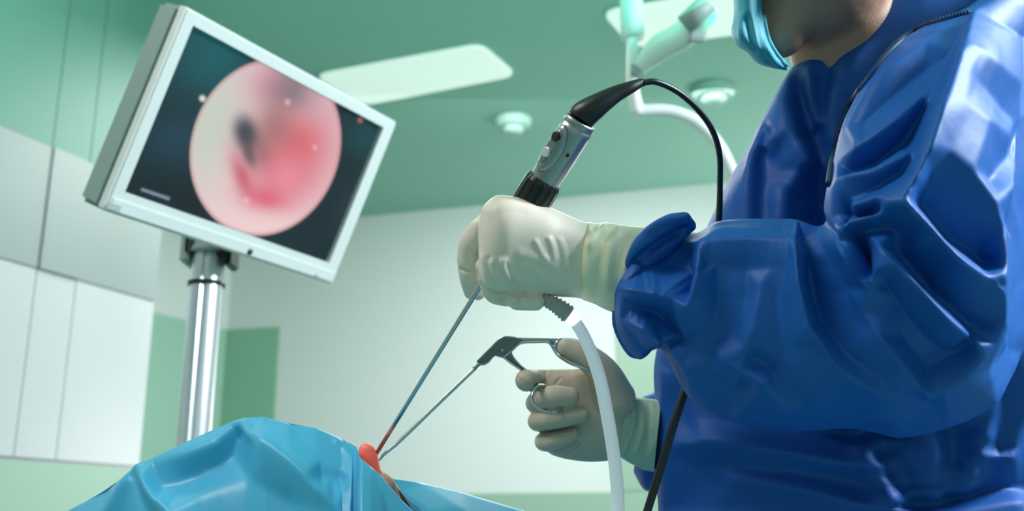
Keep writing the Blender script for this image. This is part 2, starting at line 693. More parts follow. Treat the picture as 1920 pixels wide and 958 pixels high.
# ceiling lights ---------------------------------------------------------
def ceiling_quad(pix, name, label, group=None):
    c = [hit_z(x, y, HC) for x, y in pix]
    mid = np.mean(c, axis=0)
    e = empty(name, tuple(mid), label, 'lamp', group)
    # rounded corners
    pts = []
    n = len(c)
    for i in range(n):
        a, b_, d_ = c[i - 1], c[i], c[(i + 1) % n]
        u = (a - b_) / np.linalg.norm(a - b_)
        v = (d_ - b_) / np.linalg.norm(d_ - b_)
        r = 0.07
        for t in np.linspace(0, 1, 6):
            pts.append(b_ + u * r * (1 - t) ** 2 + v * r * t ** 2)
    def prism(ps, za, zb_, m_, nm):
        bm = bmesh.new()
        lo = [bm.verts.new((p[0], p[1], za)) for p in ps]
        hi = [bm.verts.new((p[0], p[1], zb_)) for p in ps]
        bm.faces.new(lo); bm.faces.new(hi)
        k = len(ps)
        for i in range(k):
            bm.faces.new((lo[i], lo[(i + 1) % k], hi[(i + 1) % k], hi[i]))
        return bm_obj(nm, bm, m_, e, smooth=False)
    big = [mid + (p - mid) * 1.012 for p in pts]
    prism(big, HC - 0.006, HC - 0.0005, M['trim'], 'frame')
    prism(pts, HC - 0.016, HC - 0.006, M['lamp'], 'diffuser')
    return e


ceiling_quad([(590, 137), (900, 79), (968, 137), (682, 193)], 'ceiling_light',
             'long white rectangular ceiling light beside the monitor')
ceiling_quad([(1128, 18), (1480, -40), (1530, 40), (1186, 84)], 'ceiling_light',
             'white rectangular ceiling light behind the boom arm')


def downlight(px, py, rpx, label):
    c = hit_z(px, py, HC)
    dist = np.linalg.norm(c - CAM)
    r = rpx / F * dist
    e = empty('downlight', (c[0], c[1], HC), label, 'lamp', None)
    def lathe(prof, m_, nm):
        bm = bmesh.new()
        rings = []
        for rr, z in prof:
            rings.append([bm.verts.new((c[0] + rr * math.cos(a), c[1] + rr * math.sin(a), z)) for a in np.linspace(0, 2 * math.pi, 40, endpoint=False)])
        for a, b_ in zip(rings[:-1], rings[1:]):
            for i in range(40):
                bm.faces.new((a[i], a[(i + 1) % 40], b_[(i + 1) % 40], b_[i]))
        bm.faces.new(rings[-1]); bm.faces.new(rings[0])
        return bm_obj(nm, bm, m_, e)
    lathe([(r * 1.05, HC - 0.001), (r * 1.05, HC - 0.006), (r * 0.95, HC - 0.035), (r * 0.72, HC - 0.05), (r * 0.66, HC - 0.05), (r * 0.64, HC - 0.03)], M['soft'], 'rim')
    lathe([(r * 0.62, HC - 0.03), (r * 0.62, HC - 0.055), (r * 0.50, HC - 0.075), (r * 0.2, HC - 0.082)], M['soft'], 'lens')


downlight(963, 224, 33, 'round white ceiling downlight between the monitor and the camera head')
downlight(1338, 166, 38, 'round white ceiling downlight inside the loop of black cable')

# ceiling boom -----------------------------------------------------------
db = 2.6
boom = empty('ceiling_boom', tuple(P(1190, 135, db)), 'pale jointed ceiling boom arm hanging behind the surgeon and black cable', 'boom arm')
raw('post', tube([P(1186, 70, db), P(1186, 150, db), P(1197, 216, db)], [0.014, 0.014, 0.019], n=12, m=20), M['white'], boom)
pt = P(1186, 70, db)
raw('drop_tube', tube([pt, np.array([pt[0], pt[1], HC])], 0.03, n=2, m=20), M['white'], boom)
raw('curved_arm', tube([P(1197, 208, db), P(1244, 207, db), P(1276, 214, db), P(1308, 230, db), P(1341, 264, db), P(1363, 301, db), P(1382, 350, db), P(1400, 420, db)], [0.016, 0.016, 0.017, 0.017, 0.017, 0.017, 0.017, 0.017], n=50, m=16), M['white'], boom)
raw('joint', tube([P(1182, 134, db), P(1202, 134, db)], 0.022, n=2, m=20), M['greyplastic'], boom)
raw('upper_arm', loft([(1188, 118), (1220, 72), (1272, 40), (1320, -10)], [(1205, 140), (1250, 112), (1300, 84), (1352, 30)], [db, db - 0.02, db - 0.05, db - 0.1], [0.02, 0.03, 0.035, 0.035], n=24, m=20, p=0.75), M['trim'], boom)
raw('clamp', loft([(1296, 56), (1327, 58)], [(1290, 80), (1324, 82)], [db - 0.1, db - 0.1], [0.03, 0.03], n=6, m=20, p=0.5), M['greyplastic'], boom)
raw('spring_cylinder', tube([P(1282, 48, db - 0.12), P(1330, 5, db - 0.14)], 0.026, n=2, m=24), M['greyplastic'], boom)

# ------------------------------------------------------------------ monitor
def homog(src, dst):
    A = []
    for (x, y), (u, v) in zip(src, dst):
        A.append([x, y, 1, 0, 0, 0, -u * x, -u * y, -u])
        A.append([0, 0, 0, x, y, 1, -v * x, -v * y, -v])
    return np.linalg.svd(np.array(A, float))[2][-1].reshape(3, 3)


scr = [(358, 48), (714, 238), (612, 490), (230, 357)]
hh = homog([(0, 0), (1, 0), (1, 1), (0, 1)], [(x - 960, y - 479) for x, y in scr])
Mx = np.diag([1 / F, 1 / F, 1]) @ hh
if Mx[2, 2] < 0:
    Mx = -Mx
SW = 0.52
Mx *= SW / np.linalg.norm(Mx[:, 0])
def c2w(v): return RIGHT * v[0] - UP * v[1] + FWD * v[2]
O0 = CAM + c2w(Mx[:, 2])
SH = np.linalg.norm(Mx[:, 1])
U1 = c2w(Mx[:, 0]) / SW
V1 = c2w(Mx[:, 1]) / SH
N1 = np.cross(U1, V1); N1 /= np.linalg.norm(N1)
if N1 @ (CAM - O0) < 0: N1 = -N1
V1 = np.cross(N1, U1) * (1 if np.dot(np.cross(N1, U1), V1) > 0 else -1)
print('screen', SW, SH, O0)
def MP(u, v, n=0.0): return O0 + U1 * u + V1 * v + N1 * n
hinv = np.linalg.inv(hh)
def to_uv(x, y):
    q_ = hinv @ np.array([x - 960, y - 479, 1.0]); return q_[0] / q_[2] * SW, q_[1] / q_[2] * SH
oc = [to_uv(*p) for p in [(350, 22), (742, 222), (620, 533), (182, 390)]]
print('outer', oc)
ml = (oc[0][0] + oc[3][0]) / 2; mr_ = (oc[1][0] + oc[2][0]) / 2
mt = (oc[0][1] + oc[1][1]) / 2; mb = (oc[2][1] + oc[3][1]) / 2
base_pole = P(392, 470, 1.75)

monitor = empty('monitor', tuple(MP(SW / 2, mb, -0.03)), 'tilted white flat monitor showing the pink endoscope picture', 'monitor')


def mon_box(name, u0, u1, v0, v1, n0, n1, m_, bevel=0.0, par=monitor):
    bm = bmesh.new()
    vs = []
    for n_ in (n0, n1):
        for u, v in ((u0, v0), (u1, v0), (u1, v1), (u0, v1)):
            vs.append(bm.verts.new(MP(u, v, n_)))
    for f in [(0, 1, 2, 3), (4, 5, 6, 7), (0, 1, 5, 4), (1, 2, 6, 5), (2, 3, 7, 6), (3, 0, 4, 7)]:
        bm.faces.new([vs[i] for i in f])
    if bevel:
        bmesh.ops.bevel(bm, geom=bm.edges[:], offset=bevel, segments=3, affect='EDGES')
    return bm_obj(name, bm, m_, par, smooth=False)


mon_box('housing', ml - 0.004, mr_ + 0.002, mt, mb, -0.075, -0.010, M['greyplastic'], 0.008)
# bezel ring built of one mesh with the screen opening cut out
def ring_mesh(name, o_, i_, n0, n1, m_):
    bm = bmesh.new()
    L = []
    for (u0, v0, u1, v1), n_ in ((o_, n0), (o_, n1), (i_, n1), (i_, n0 + 0.002)):
        L.append([bm.verts.new(MP(u, v, n_)) for u, v in ((u0, v0), (u1, v0), (u1, v1), (u0, v1))])
    for a, b_ in zip(L[:-1], L[1:]):
        for i in range(4):
            bm.faces.new((a[i], a[(i + 1) % 4], b_[(i + 1) % 4], b_[i]))
    for i in range(4):
        bm.faces.new((L[3][i], L[3][(i + 1) % 4], L[0][(i + 1) % 4], L[0][i]))
    es = [e_ for e_ in bm.edges if sum(1 for v in e_.verts if v in L[1]) == 2 or (e_.verts[0] in L[0] and e_.verts[1] in L[1])]
    bmesh.ops.bevel(bm, geom=es, offset=0.004, segments=3, affect='EDGES')
    return bm_obj(name, bm, m_, monitor, smooth=False)
bez = ring_mesh('bezel', (ml, mt, mr_, mb), (-0.001, -0.001, SW + 0.001, SH + 0.001), -0.014, 0.008, M['white'])
vlip = SH + (mb - SH) * 0.36
mon_box('chin', ml + 0.006, mr_ - 0.006, vlip, mb - 0.004, 0.006, 0.0115, M['white'], 0.002)
# power button and small marks on the chin
pu, pv = to_uv(461, 469)
raw('power_button', tube([MP(pu, pv, 0.010), MP(pu, pv, 0.0135)], 0.006, n=2, m=20), M['dark'], monitor)
pu, pv = to_uv(586, 513)
raw('indicator', tube([MP(pu, pv, 0.010), MP(pu, pv, 0.0125)], 0.004, n=2, m=16), M['seam'], monitor)
pu, pv = to_uv(207, 385)
mon_box('badge', pu - 0.012, pu + 0.012, pv - 0.006, pv + 0.006, 0.011, 0.0125, M['seam'])

# screen picture: a lit display, colours set on a fine grid
nu, nv = 220, 136
GX, GY = np.meshgrid(np.linspace(0, 1, nu), np.linspace(0, 1, nv))
hp = hh @ np.stack([GX.ravel(), GY.ravel(), np.ones(nu * nv)])
PX = hp[0] / hp[2] + 960
PY = hp[1] / hp[2] + 479
def s2l(c):
    c = np.array(c, float) / 255
    return np.where(c <= 0.04045, c / 12.92, ((c + 0.055) / 1.055) ** 2.4)
img = np.zeros((nu * nv, 3)) + s2l((20, 38, 45))
def blob(c, x, y, rx, ry, ang, a, soft=1.0, target=None):
    global img
    t = math.radians(ang)
    dx, dy = PX - x, PY - y
    u = (dx * math.cos(t) + dy * math.sin(t)) / rx
    v = (-dx * math.sin(t) + dy * math.cos(t)) / ry
    g = np.exp(-(u * u + v * v) ** soft) * a
    img = img * (1 - g[:, None]) + s2l(c) * g[:, None]
blob((12, 92, 98), 400, 110, 90, 80, 30, 0.9)
blob((30, 66, 84), 330, 260, 60, 45, 0, 0.8)
blob((16, 22, 28), 330, 375, 120, 30, 20, 0.8)
blob((40, 58, 66), 660, 380, 25, 70, 25, 0.6)
blob((30, 80, 86), 690, 260, 40, 40, 0, 0.6)
bgimg = img.copy()
img = np.zeros((nu * nv, 3)) + s2l((238, 208, 210))
blob((196, 212, 196), 400, 230, 60, 140, 18, 0.85)
blob((214, 150, 170), 610, 230, 60, 110, -10, 0.6)
blob((206, 140, 160), 520, 160, 55, 50, 0, 0.9)
blob((120, 118, 122), 550, 172, 42, 42, 0, 0.85)
blob((227, 118, 134), 540, 305, 80, 84, 20, 0.92, 1.5)
blob((222, 96, 104), 565, 262, 42, 40, 0, 0.7)
blob((150, 100, 95), 515, 235, 40, 50, 20, 0.7)
blob((200, 70, 100), 455, 330, 18, 50, -20, 0.8)
blob((226, 70, 105), 500, 375, 45, 28, 10, 0.85)
blob((240, 150, 160), 540, 330, 28, 30, 0, 0.6)
blob((50, 62, 74), 462, 250, 25, 36, -15, 0.95, 1.6)
blob((70, 70, 80), 468, 290, 12, 26, -20, 0.8, 1.3)
blob((110, 80, 85), 490, 285, 22, 35, 0, 0.5)
blob((246, 214, 214), 500, 425, 140, 30, 10, 0.8)
for x, y, r in ((541, 192, 5), (592, 277, 4), (462, 376, 6), (420, 286, 5)):
    blob((240, 200, 205), x, y, r, r, 0, 0.8)
# ellipse of the round picture, in picture pixels
t = math.radians(18)
ex, ey = 499, 277
dx, dy = PX - ex, PY - ey
u = (dx * math.cos(t) + dy * math.sin(t)) / 142.0
v = (-dx * math.sin(t) + dy * math.cos(t)) / 171.0
rr = np.sqrt(u * u + v * v)
edge = np.clip((0.99 - rr) / 0.018, 0, 1)[:, None]
rim = np.exp(-((rr - 0.965) / 0.02) ** 2)[:, None] * 0.5
img = img * (1 - rim) + s2l((196, 120, 128)) * rim
img = bgimg * (1 - edge) + img * edge
for k in range(11):
    blob((150, 165, 185), 268 + k * 4.8, 356 + k * 1.65, 3.6, 3.4, 0, 0.75, 3)
blob((240, 235, 225), 381, 185, 6, 6, 0, 0.95, 2)
blob((190, 110, 110), 677, 226, 5, 5, 0, 0.8, 2)
Vs = np.array([MP(a * SW, b_ * SH, -0.003) for b_ in np.linspace(0, 1, nv) for a in np.linspace(0, 1, nu)])
ms = bpy.data.materials.new('screen_picture')
ms.use_nodes = True
nt = ms.node_tree
bs = nt.nodes['Principled BSDF']
va = nt.nodes.new('ShaderNodeVertexColor'); va.layer_name = 'Col'
nt.links.new(va.outputs['Color'], bs.inputs['Emission Color'])
bs.inputs['Emission Strength'].default_value = 0.92
bs.inputs['Base Color'].default_value = (0.005, 0.008, 0.01, 1)
bs.inputs['Roughness'].default_value = 0.45
bs.inputs['Specular IOR Level'].default_value = 0.3
so = raw('screen', (Vs, grid_faces(nv, nu, closed=False)), ms, monitor)
ca = so.data.color_attributes.new('Col', 'FLOAT_COLOR', 'POINT')
ca.data.foreach_set('color', np.hstack([img, np.ones((len(img), 1))]).ravel())

# stand -------------------------------------------------------------------
dp = 2.12
pole_b = P(338, 958, dp)
pole_t = P(393, 462, dp)
stand = empty('monitor_stand', (float(pole_t[0]) - 0.02, float(pole_t[1]), 0.0), 'silver round equipment pole carrying the tilted monitor', 'stand')
px0 = float(pole_t[0]); py0 = float(pole_t[1])
topz = float(pole_t[2])
rp = 0.034
def pole_section(z_a, z_b, name, r0, m_):
    """extruded aluminium pole: round tube with two grooves"""
    bm = bmesh.new()
    rings = []
    prof = []
    for i in range(48):
        a = 2 * math.pi * i / 48
        g = 0.88 if (i % 12) in (3, 4) else 1.0
        prof.append((r0 * g * math.cos(a - 1.9), r0 * g * math.sin(a - 1.9)))
    for z in (z_a, z_b):
        rings.append([bm.verts.new((px0 + x, py0 + y, z)) for x, y in prof])
    for i in range(48):
        bm.faces.new((rings[0][i], rings[0][(i + 1) % 48], rings[1][(i + 1) % 48], rings[1][i]))
    bm.faces.new(rings[0]); bm.faces.new(rings[1])
    o_ = bm_obj(name, bm, m_, stand, smooth=False)
    return o_
zc = float(P(368, 538, dp)[2])
pole_section(0.06, zc, 'pole', rp, M['alu'])
pole_section(zc, topz - 0.004, 'upper_pole', rp * 0.97, M['alu'])
raw('clamp_ring', tube([(px0, py0, zc - 0.004), (px0, py0, zc + 0.004)], rp * 1.12, n=2, m=32), M['dark'], stand)
raw('cap', tube([(px0, py0, topz - 0.018), (px0, py0, topz + 0.012)], [rp * 1.25, rp * 1.0], n=4, m=32), M['greyplastic'], stand)
mc = MP(SW * 0.42, mb - 0.02, -0.05)
box('tilt_bracket', px0 - 0.048, px0 + 0.048, py0 - 0.03, py0 + 0.04, topz - 0.026, topz + 0.040, M['dark'], stand, 0.006)
box('bracket_cheek', px0 - 0.052, px0 - 0.034, py0 - 0.03, py0 + 0.04, topz - 0.04, topz + 0.07, M['greyplastic'], stand, 0.004)
box('bracket_cheek', px0 + 0.036, px0 + 0.054, py0 - 0.03, py0 + 0.04, topz - 0.045, topz + 0.05, M['dark'], stand, 0.004)
raw('pivot_knob', tube([(px0 + 0.05, py0 - 0.01, topz + 0.004), (px0 + 0.066, py0 - 0.01, topz + 0.0)], 0.012, n=2, m=20), M['dark'], stand)
raw('neck', tube([(px0, py0 + 0.01, topz + 0.03), tuple(MP(SW * 0.36, SH * 0.8, -0.07))], 0.022, n=2, m=16), M['greyplastic'], stand)
raw('base', tube([(px0, py0, 0.0), (px0, py0, 0.03), (px0, py0, 0.06)], [0.24, 0.22, 0.06], n=8, m=40), M['white'], stand)

# ------------------------------------------------------------------ patient under the drape
dn = 1.16
patient = empty('person', tuple(P(640, 1100, 1.22)), 'patient lying under the light blue drape, only the reddish nose showing', 'person')
headp = [rtube([(600, 1010, 1.25), (760, 1070, 1.25)], [150, 130], n=20, m=32),
         rtube([(712, 965, 1.18), (720, 1000, 1.20)], [26, 50], n=12, m=24),
         loft([(676, 838), (684, 860), (690, 900), (700, 960)], [(700, 836), (708, 862), (716, 895), (748, 945)], [dn, dn, dn, dn + 0.03], [0.012, 0.016, 0.02, 0.03], n=24, m=20, round0=False)]
headp = [headp[0], headp[1]]
V, Fc = remesh(headp, 0.004, 5)
raw('head', (V, Fc), M['skin2'], patient)
nz = [rtube([(687.5, 847, dn), (694.5, 868, dn), (704, 930, dn + 0.012)], [16.5, 16.5, 20], n=18, m=20),
      rtube([(694, 843, dn - 0.003), (703, 880, dn - 0.001)], [7.5, 8], n=10, m=14)]
V, Fc = remesh(nz, 0.0015, 5)
raw('nose', (V, Fc), M['nose'], patient)['label'] = 'nose glowing red from the endoscope light'
lips = [rtube([(708, 895, dn + 0.005), (722, 912, dn - 0.006), (734, 945, dn - 0.006)], [16, 20, 20], n=16, m=18)]
V, Fc = remesh(lips, 0.002, 4)
raw('cheek', (V, Fc), M['skin2'], patient)
raw('torso', remesh([rtube([(820, 1180, 1.5), (900, 1240, 2.0)], [150, 190], n=16, m=24)], 0.012, 4), M['skin2'], patient)


def facet_sheet(pts, m_, name, sub=4, smooth=3, thick=0.0012, parent=None, noise_amp=0.0, bound=None):
    co = [Vector((p[0], p[1])) for p in pts]
    if bound is None:
        r_ = geometry.delaunay_2d_cdt(co, [], [], 0, 1e-4)
    else:
        r_ = geometry.delaunay_2d_cdt(co, [], [bound], 1, 1e-4)
    vs, es, fs = r_[0], r_[1], r_[2]
    orig = r_[3]
    bm = bmesh.new()
    bv = []
    for i, v in enumerate(vs):
        d_ = pts[orig[i][0]][2]
        bv.append(bm.verts.new(P(v.x, v.y, d_)))
    for f in fs:
        bm.faces.new([bv[i] for i in f])
    for _ in range(sub):
        bmesh.ops.subdivide_edges(bm, edges=bm.edges[:], cuts=1, use_grid_fill=True)
        bmesh.ops.triangulate(bm, faces=[f for f in bm.faces if len(f.verts) > 4])
    for _ in range(smooth):
        bmesh.ops.smooth_vert(bm, verts=[v for v in bm.verts if not v.is_boundary], factor=0.5, use_axis_x=True, use_axis_y=True, use_axis_z=True)
    if noise_amp:
        for v in bm.verts:
            v.co += Vector(FWD) * (mnoise.noise(v.co * 14) * noise_amp)
    o_ = bm_obj(name, bm, m_, parent)
    sd = o_.modifiers.new('thickness', 'SOLIDIFY')
    sd.thickness = thick
    return o_


# drape over the patient's head: a dome of cloth with straight folds
ridge = [(60, 1010, 1.30), (126, 958, 1.27), (201, 920, 1.24), (256, 872, 1.21), (300, 852, 1.21), (370, 819, 1.215), (437, 789, 1.22), (460, 783, 1.22), (494, 781, 1.21), (553, 797, 1.205),
         (594, 802, 1.205), (640, 822, 1.205), (669, 838, 1.19), (674, 857, 1.135), (692, 872, 1.125), (713, 890, 1.118), (750, 934, 1.105), (777, 960, 1.10), (860, 1040, 1.09), (980, 1160, 1.10)]
NR, NT = 420, 150
rd = []
for a_, b_ in zip(ridge[:-1], ridge[1:]):
    k_ = max(2, int(NR * abs(b_[0] - a_[0]) / 920))
    for i in range(k_):
        rd.append(np.array(a_) + (np.array(b_) - np.array(a_)) * i / k_)
rd.append(np.array(ridge[-1]))
rd = np.array(rd)
for _ in range(2):
    rd[1:-1, 2] = (rd[:-2, 2] + 2 * rd[1:-1, 2] + rd[2:, 2]) / 4
NR = len(rd)
Vd = []
for x, y, d_ in rd:
    for j in range(NT):
        t = j / (NT - 1)
        yy = y + (t ** 1.15) * (1500 - y * 0.6)
        drop = 0.30 * (1 - math.exp(-(yy - y) / 260.0)) * 0.62
        xx = x + (x - 480) * 0.10 * t
        Vd.append(P(xx, yy, d_ - drop + 0.04 * t))
Vd = np.array(Vd)
lines_d = [
    [(437, 790, 0), (449, 800, 16), (470, 815, 18), (540, 867, 20), (626, 950, 20), (660, 1000, 16)],
    [(452, 812, -8), (430, 850, -14), (360, 890, -14), (300, 915, -8)],
    [(478, 806, 4), (494, 783, 0)],
    [(258, 873, 4), (268, 905, 14), (290, 935, 16), (320, 965, 14)],
    [(250, 890, -4), (262, 930, -6), (285, 975, -6)],
    [(256, 874, 4), (230, 910, 12), (205, 958, 14), (190, 1000, 10)],
    [(240, 920, 0), (225, 970, -6)],
    [(201, 922, 0), (170, 970, 6)],
    [(258, 874, 0), (340, 855, 8), (400, 835, 8), (437, 800, 2)],
    [(380, 930, 4), (470, 900, -2), (540, 940, -4)],
    [(560, 830, 2), (600, 866, 5), (672, 908, 10), (625, 936, 12)],
    [(594, 806, 1), (640, 850, 3), (672, 908, 10), (685, 958, 11), (690, 1010, 10)],
    [(632, 822, 6), (650, 845, 4), (668, 860, 4)],
    [(600, 900, 1), (640, 902, 2)],
    [(715, 920, 0), (730, 960, -2), (745, 1000, -3)],
]
Vd = relief(Vd, NR, NT, lines_d, closed=False, blur=3, gain=1.5, edge=[(int(q[0]), int(q[1])) for q in rd[::12]] + [(x, 1120) for x in range(-100, 1100, 100)])
drp = raw('surgical_drape', (Vd, grid_faces(NR, NT, closed=False)), M['drape'])
sd = drp.modifiers.new('thickness', 'SOLIDIFY'); sd.thickness = 0.0008
tag(drp, "light blue drape tented over the patient's head beneath the monitor", 'drape')
D = ridge
# back half of the tent falls away behind the ridge
D2 = [(x, y, d_) for x, y, d_ in D[:13]]
Vb = []
for k in range(8):
    for (x, y, d_) in D2:
        dd = d_ + 0.02 * k + 0.002 * k * k
        Vb.append(P(x, y, d_) + np.array([0, 1, 0]) * (0.035 * k) + np.array([0, 0, -1]) * (0.004 * k * k + 0.012 * k))
bk = raw('drape_back', (Vb, grid_faces(8, len(D2), closed=False)), M['drape'], drp)
sm_ = bk.modifiers.new('subdivision', 'SUBSURF'); sm_.levels = 2; sm_.render_levels = 2
# second sheet over the chest
D3 = [(736, 896, 1.20), (790, 905, 1.22), (870, 924, 1.24), (985, 958, 1.28), (1100, 1000, 1.33), (1220, 1040, 1.38), (778, 965, 1.17), (800, 960, 1.165),
      (860, 950, 1.20), (900, 985, 1.19), (1000, 1010, 1.24), (1200, 1120, 1.25), (900, 1100, 1.08), (1100, 1250, 1.1), (820, 1030, 1.12), (755, 925, 1.185)]
d3 = facet_sheet(D3, M['drape'], 'surgical_drape', sub=4, smooth=8)
tag(d3, "second light blue drape over the patient's chest, behind the nose opening", 'drape')
raw('dark_gap_sheet', (np.array([P(733, 896, 1.205), P(757, 930, 1.20), P(792, 975, 1.19), P(800, 1010, 1.2), P(770, 1000, 1.24), P(745, 950, 1.24)]), [(0, 1, 2, 3, 4, 5)]), M['dark'], d3)  # black sheet painting the dark gap between cheek and drape
# operating table under the patient (only its top could be glimpsed from the side)
zt = float(P(640, 1260, 1.2)[2])
ot = empty('operating_table', (0.0, 1.55, 0.0), "operating table with black mattress under the patient's drape", 'table')
box('mattress', -0.36, 0.14, 1.12, 2.6, zt - 0.1, zt - 0.02, M['dark'], ot, 0.02)
box('table_frame', -0.33, 0.1, 1.18, 2.55, zt - 0.14, zt - 0.1, M['alu'], ot, 0.005)
box('column', -0.22, 0.02, 1.6, 2.1, 0.08, zt - 0.14, M['alu'], ot, 0.01)
box('base', -0.32, 0.1, 1.3, 2.3, 0.0, 0.08, M['greyplastic'], ot, 0.02)

# ------------------------------------------------------------------ surgeon
surgeon = empty('person', (0.55, 1.35, 0.0), 'surgeon in deep blue gown, pale gloves and light blue mask', 'person')

# torso of the gown
tor = loft(
    [(1620, -10), (1560, 50), (1478, 132), (1420, 240), (1370, 330), (1320, 440), (1262, 560), (1229, 665), (1228, 760), (1226, 860), (1234, 958), (1236, 1100), (1200, 1500), (1160, 1950)],
    [(2060, -120), (2150, -20), (2220, 130), (2240, 240), (2240, 330), (2230, 440), (2220, 560), (2200, 665), (2190, 760), (2190, 860), (2200, 958), (2200, 1100), (2230, 1500), (2260, 1950)],
    [1.28, 1.28, 1.28, 1.28, 1.28, 1.28, 1.27, 1.26, 1.26, 1.26, 1.26, 1.22, 1.1, 0.98],
    [0.06, 0.09, 0.11, 0.125, 0.13, 0.135, 0.14, 0.14, 0.14, 0.14, 0.14, 0.14, 0.14, 0.14], n=260, m=200, p=0.9)
V, Fc = tor
lines_t = [
    [(1480, 140, 4), (1474, 190, 8), (1490, 250, 12), (1520, 300, 8)],
    [(1492, 140, -6), (1505, 200, -16), (1527, 260, -18), (1543, 310, -20), (1540, 370, -24), (1548, 430, -26)],
    [(1470, 155, 2), (1435, 225, 8), (1414, 290, 14), (1408, 350, 12), (1406, 410, 8), (1404, 460, 6)],
    [(1440, 250, -3), (1428, 300, -5), (1430, 380, -4), (1434, 460, -4)],
    [(1430, 275, 10), (1465, 252, 12), (1500, 262, 4)],
    [(1450, 300, -4), (1480, 350, -2), (1512, 395, -12), (1516, 450, -14)],
    [(1462, 460, 5), (1464, 400, 7), (1474, 350, 5), (1500, 320, 0)],
    [(1392, 310, 2), (1365, 360, 6), (1345, 415, 2)],
    [(1558, 250, 8), (1572, 180, 12), (1600, 115, 12), (1650, 65, 6)],
    [(1540, 235, -6), (1540, 165, -8), (1562, 105, -4)],
    [(1520, 120, 6), (1522, 180, 8), (1535, 230, 8)],
    [(1240, 690, 4), (1242, 800, 6), (1242, 900, 6), (1246, 1000, 6)],
    [(1262, 700, -3), (1275, 780, -4), (1290, 810, -2)],
    [(1262, 832, 8), (1330, 822, 11), (1480, 845, 9), (1640, 880, 6)],
    [(1310, 785, -2), (1450, 808, -10), (1600, 812, -16)],
    [(1616, 790, 14), (1640, 850, 22), (1662, 900, 24), (1700, 970, 20)],
    [(1630, 795, -26), (1655, 860, -22), (1680, 900, -18), (1720, 945, -14)],
    [(1690, 830, 0), (1720, 880, 8), (1735, 930, 4)],
    [(1705, 825, -10), (1730, 860, -8), (1744, 900, -6)],
    [(1748, 790, 10), (1759, 860, 20), (1762, 950, 16)],
    [(1768, 800, -14), (1774, 880, -16), (1772, 950, -12)],
    [(1868, 745, 10), (1845, 820, 16), (1800, 920, 10)],
    [(1815, 800, -6), (1800, 860, -8)],
    [(1890, 740, -4), (1880, 820, -8), (1850, 900, -8)],
    [(1920, 760, 6), (1900, 860, 12), (1860, 858, 8)],
    [(1690, 952, -10), (1780, 938, -14), (1920, 915, -16)],
    [(1700, 972, 4), (1790, 956, 4), (1920, 935, 4)],
    [(1380, 895, 5), (1520, 920, 9), (1640, 955, 9)],
    [(1300, 870, 0), (1500, 885, -2), (1620, 910, -4)],
    [(1260, 950, 0), (1450, 960, -2), (1600, 985, -4)],
]
V = relief(V, 260, 200, lines_t, blur=1, gain=1.7, edge=[(1229, y) for y in range(680, 1000, 40)] + [(1478, 132), (1420, 240), (1370, 330), (1320, 440)])
V = ripple(V, Fc, 0.0016, 16, 3)
gown = raw('gown', (V, Fc), M['gown'], surgeon)

# near sleeve: cuff -> elbow -> shoulder
sl = loft(
    [(1209, 432), (1222, 421), (1262, 428), (1305, 436), (1345, 414), (1400, 410), (1470, 410), (1496, 413), (1530, 424), (1548, 415), (1546, 392), (1549, 350), (1563, 300), (1580, 235), (1615, 160), (1665, 95), (1740, 45), (1820, 10), (1900, -60)],
    [(1150, 560), (1158, 622), (1196, 672), (1240, 655), (1290, 745), (1370, 788), (1480, 808), (1600, 804), (1690, 820), (1780, 802), (1870, 755), (1922, 690), (1950, 600), (1962, 480), (1975, 350), (1985, 230), (1990, 130), (2000, 60), (2010, 0)],
    [1.05, 1.05, 1.05, 1.045, 1.04, 1.035, 1.02, 1.01, 1.0, 0.99, 0.985, 0.985, 0.995, 1.01, 1.04, 1.08, 1.12, 1.16, 1.2],
    [0.05, 0.058, 0.062, 0.07, 0.08, 0.088, 0.09, 0.092, 0.094, 0.096, 0.1, 0.1, 0.1, 0.1, 0.1, 0.1, 0.1, 0.1, 0.08], n=360, m=260, p=0.92)
V, Fc = sl
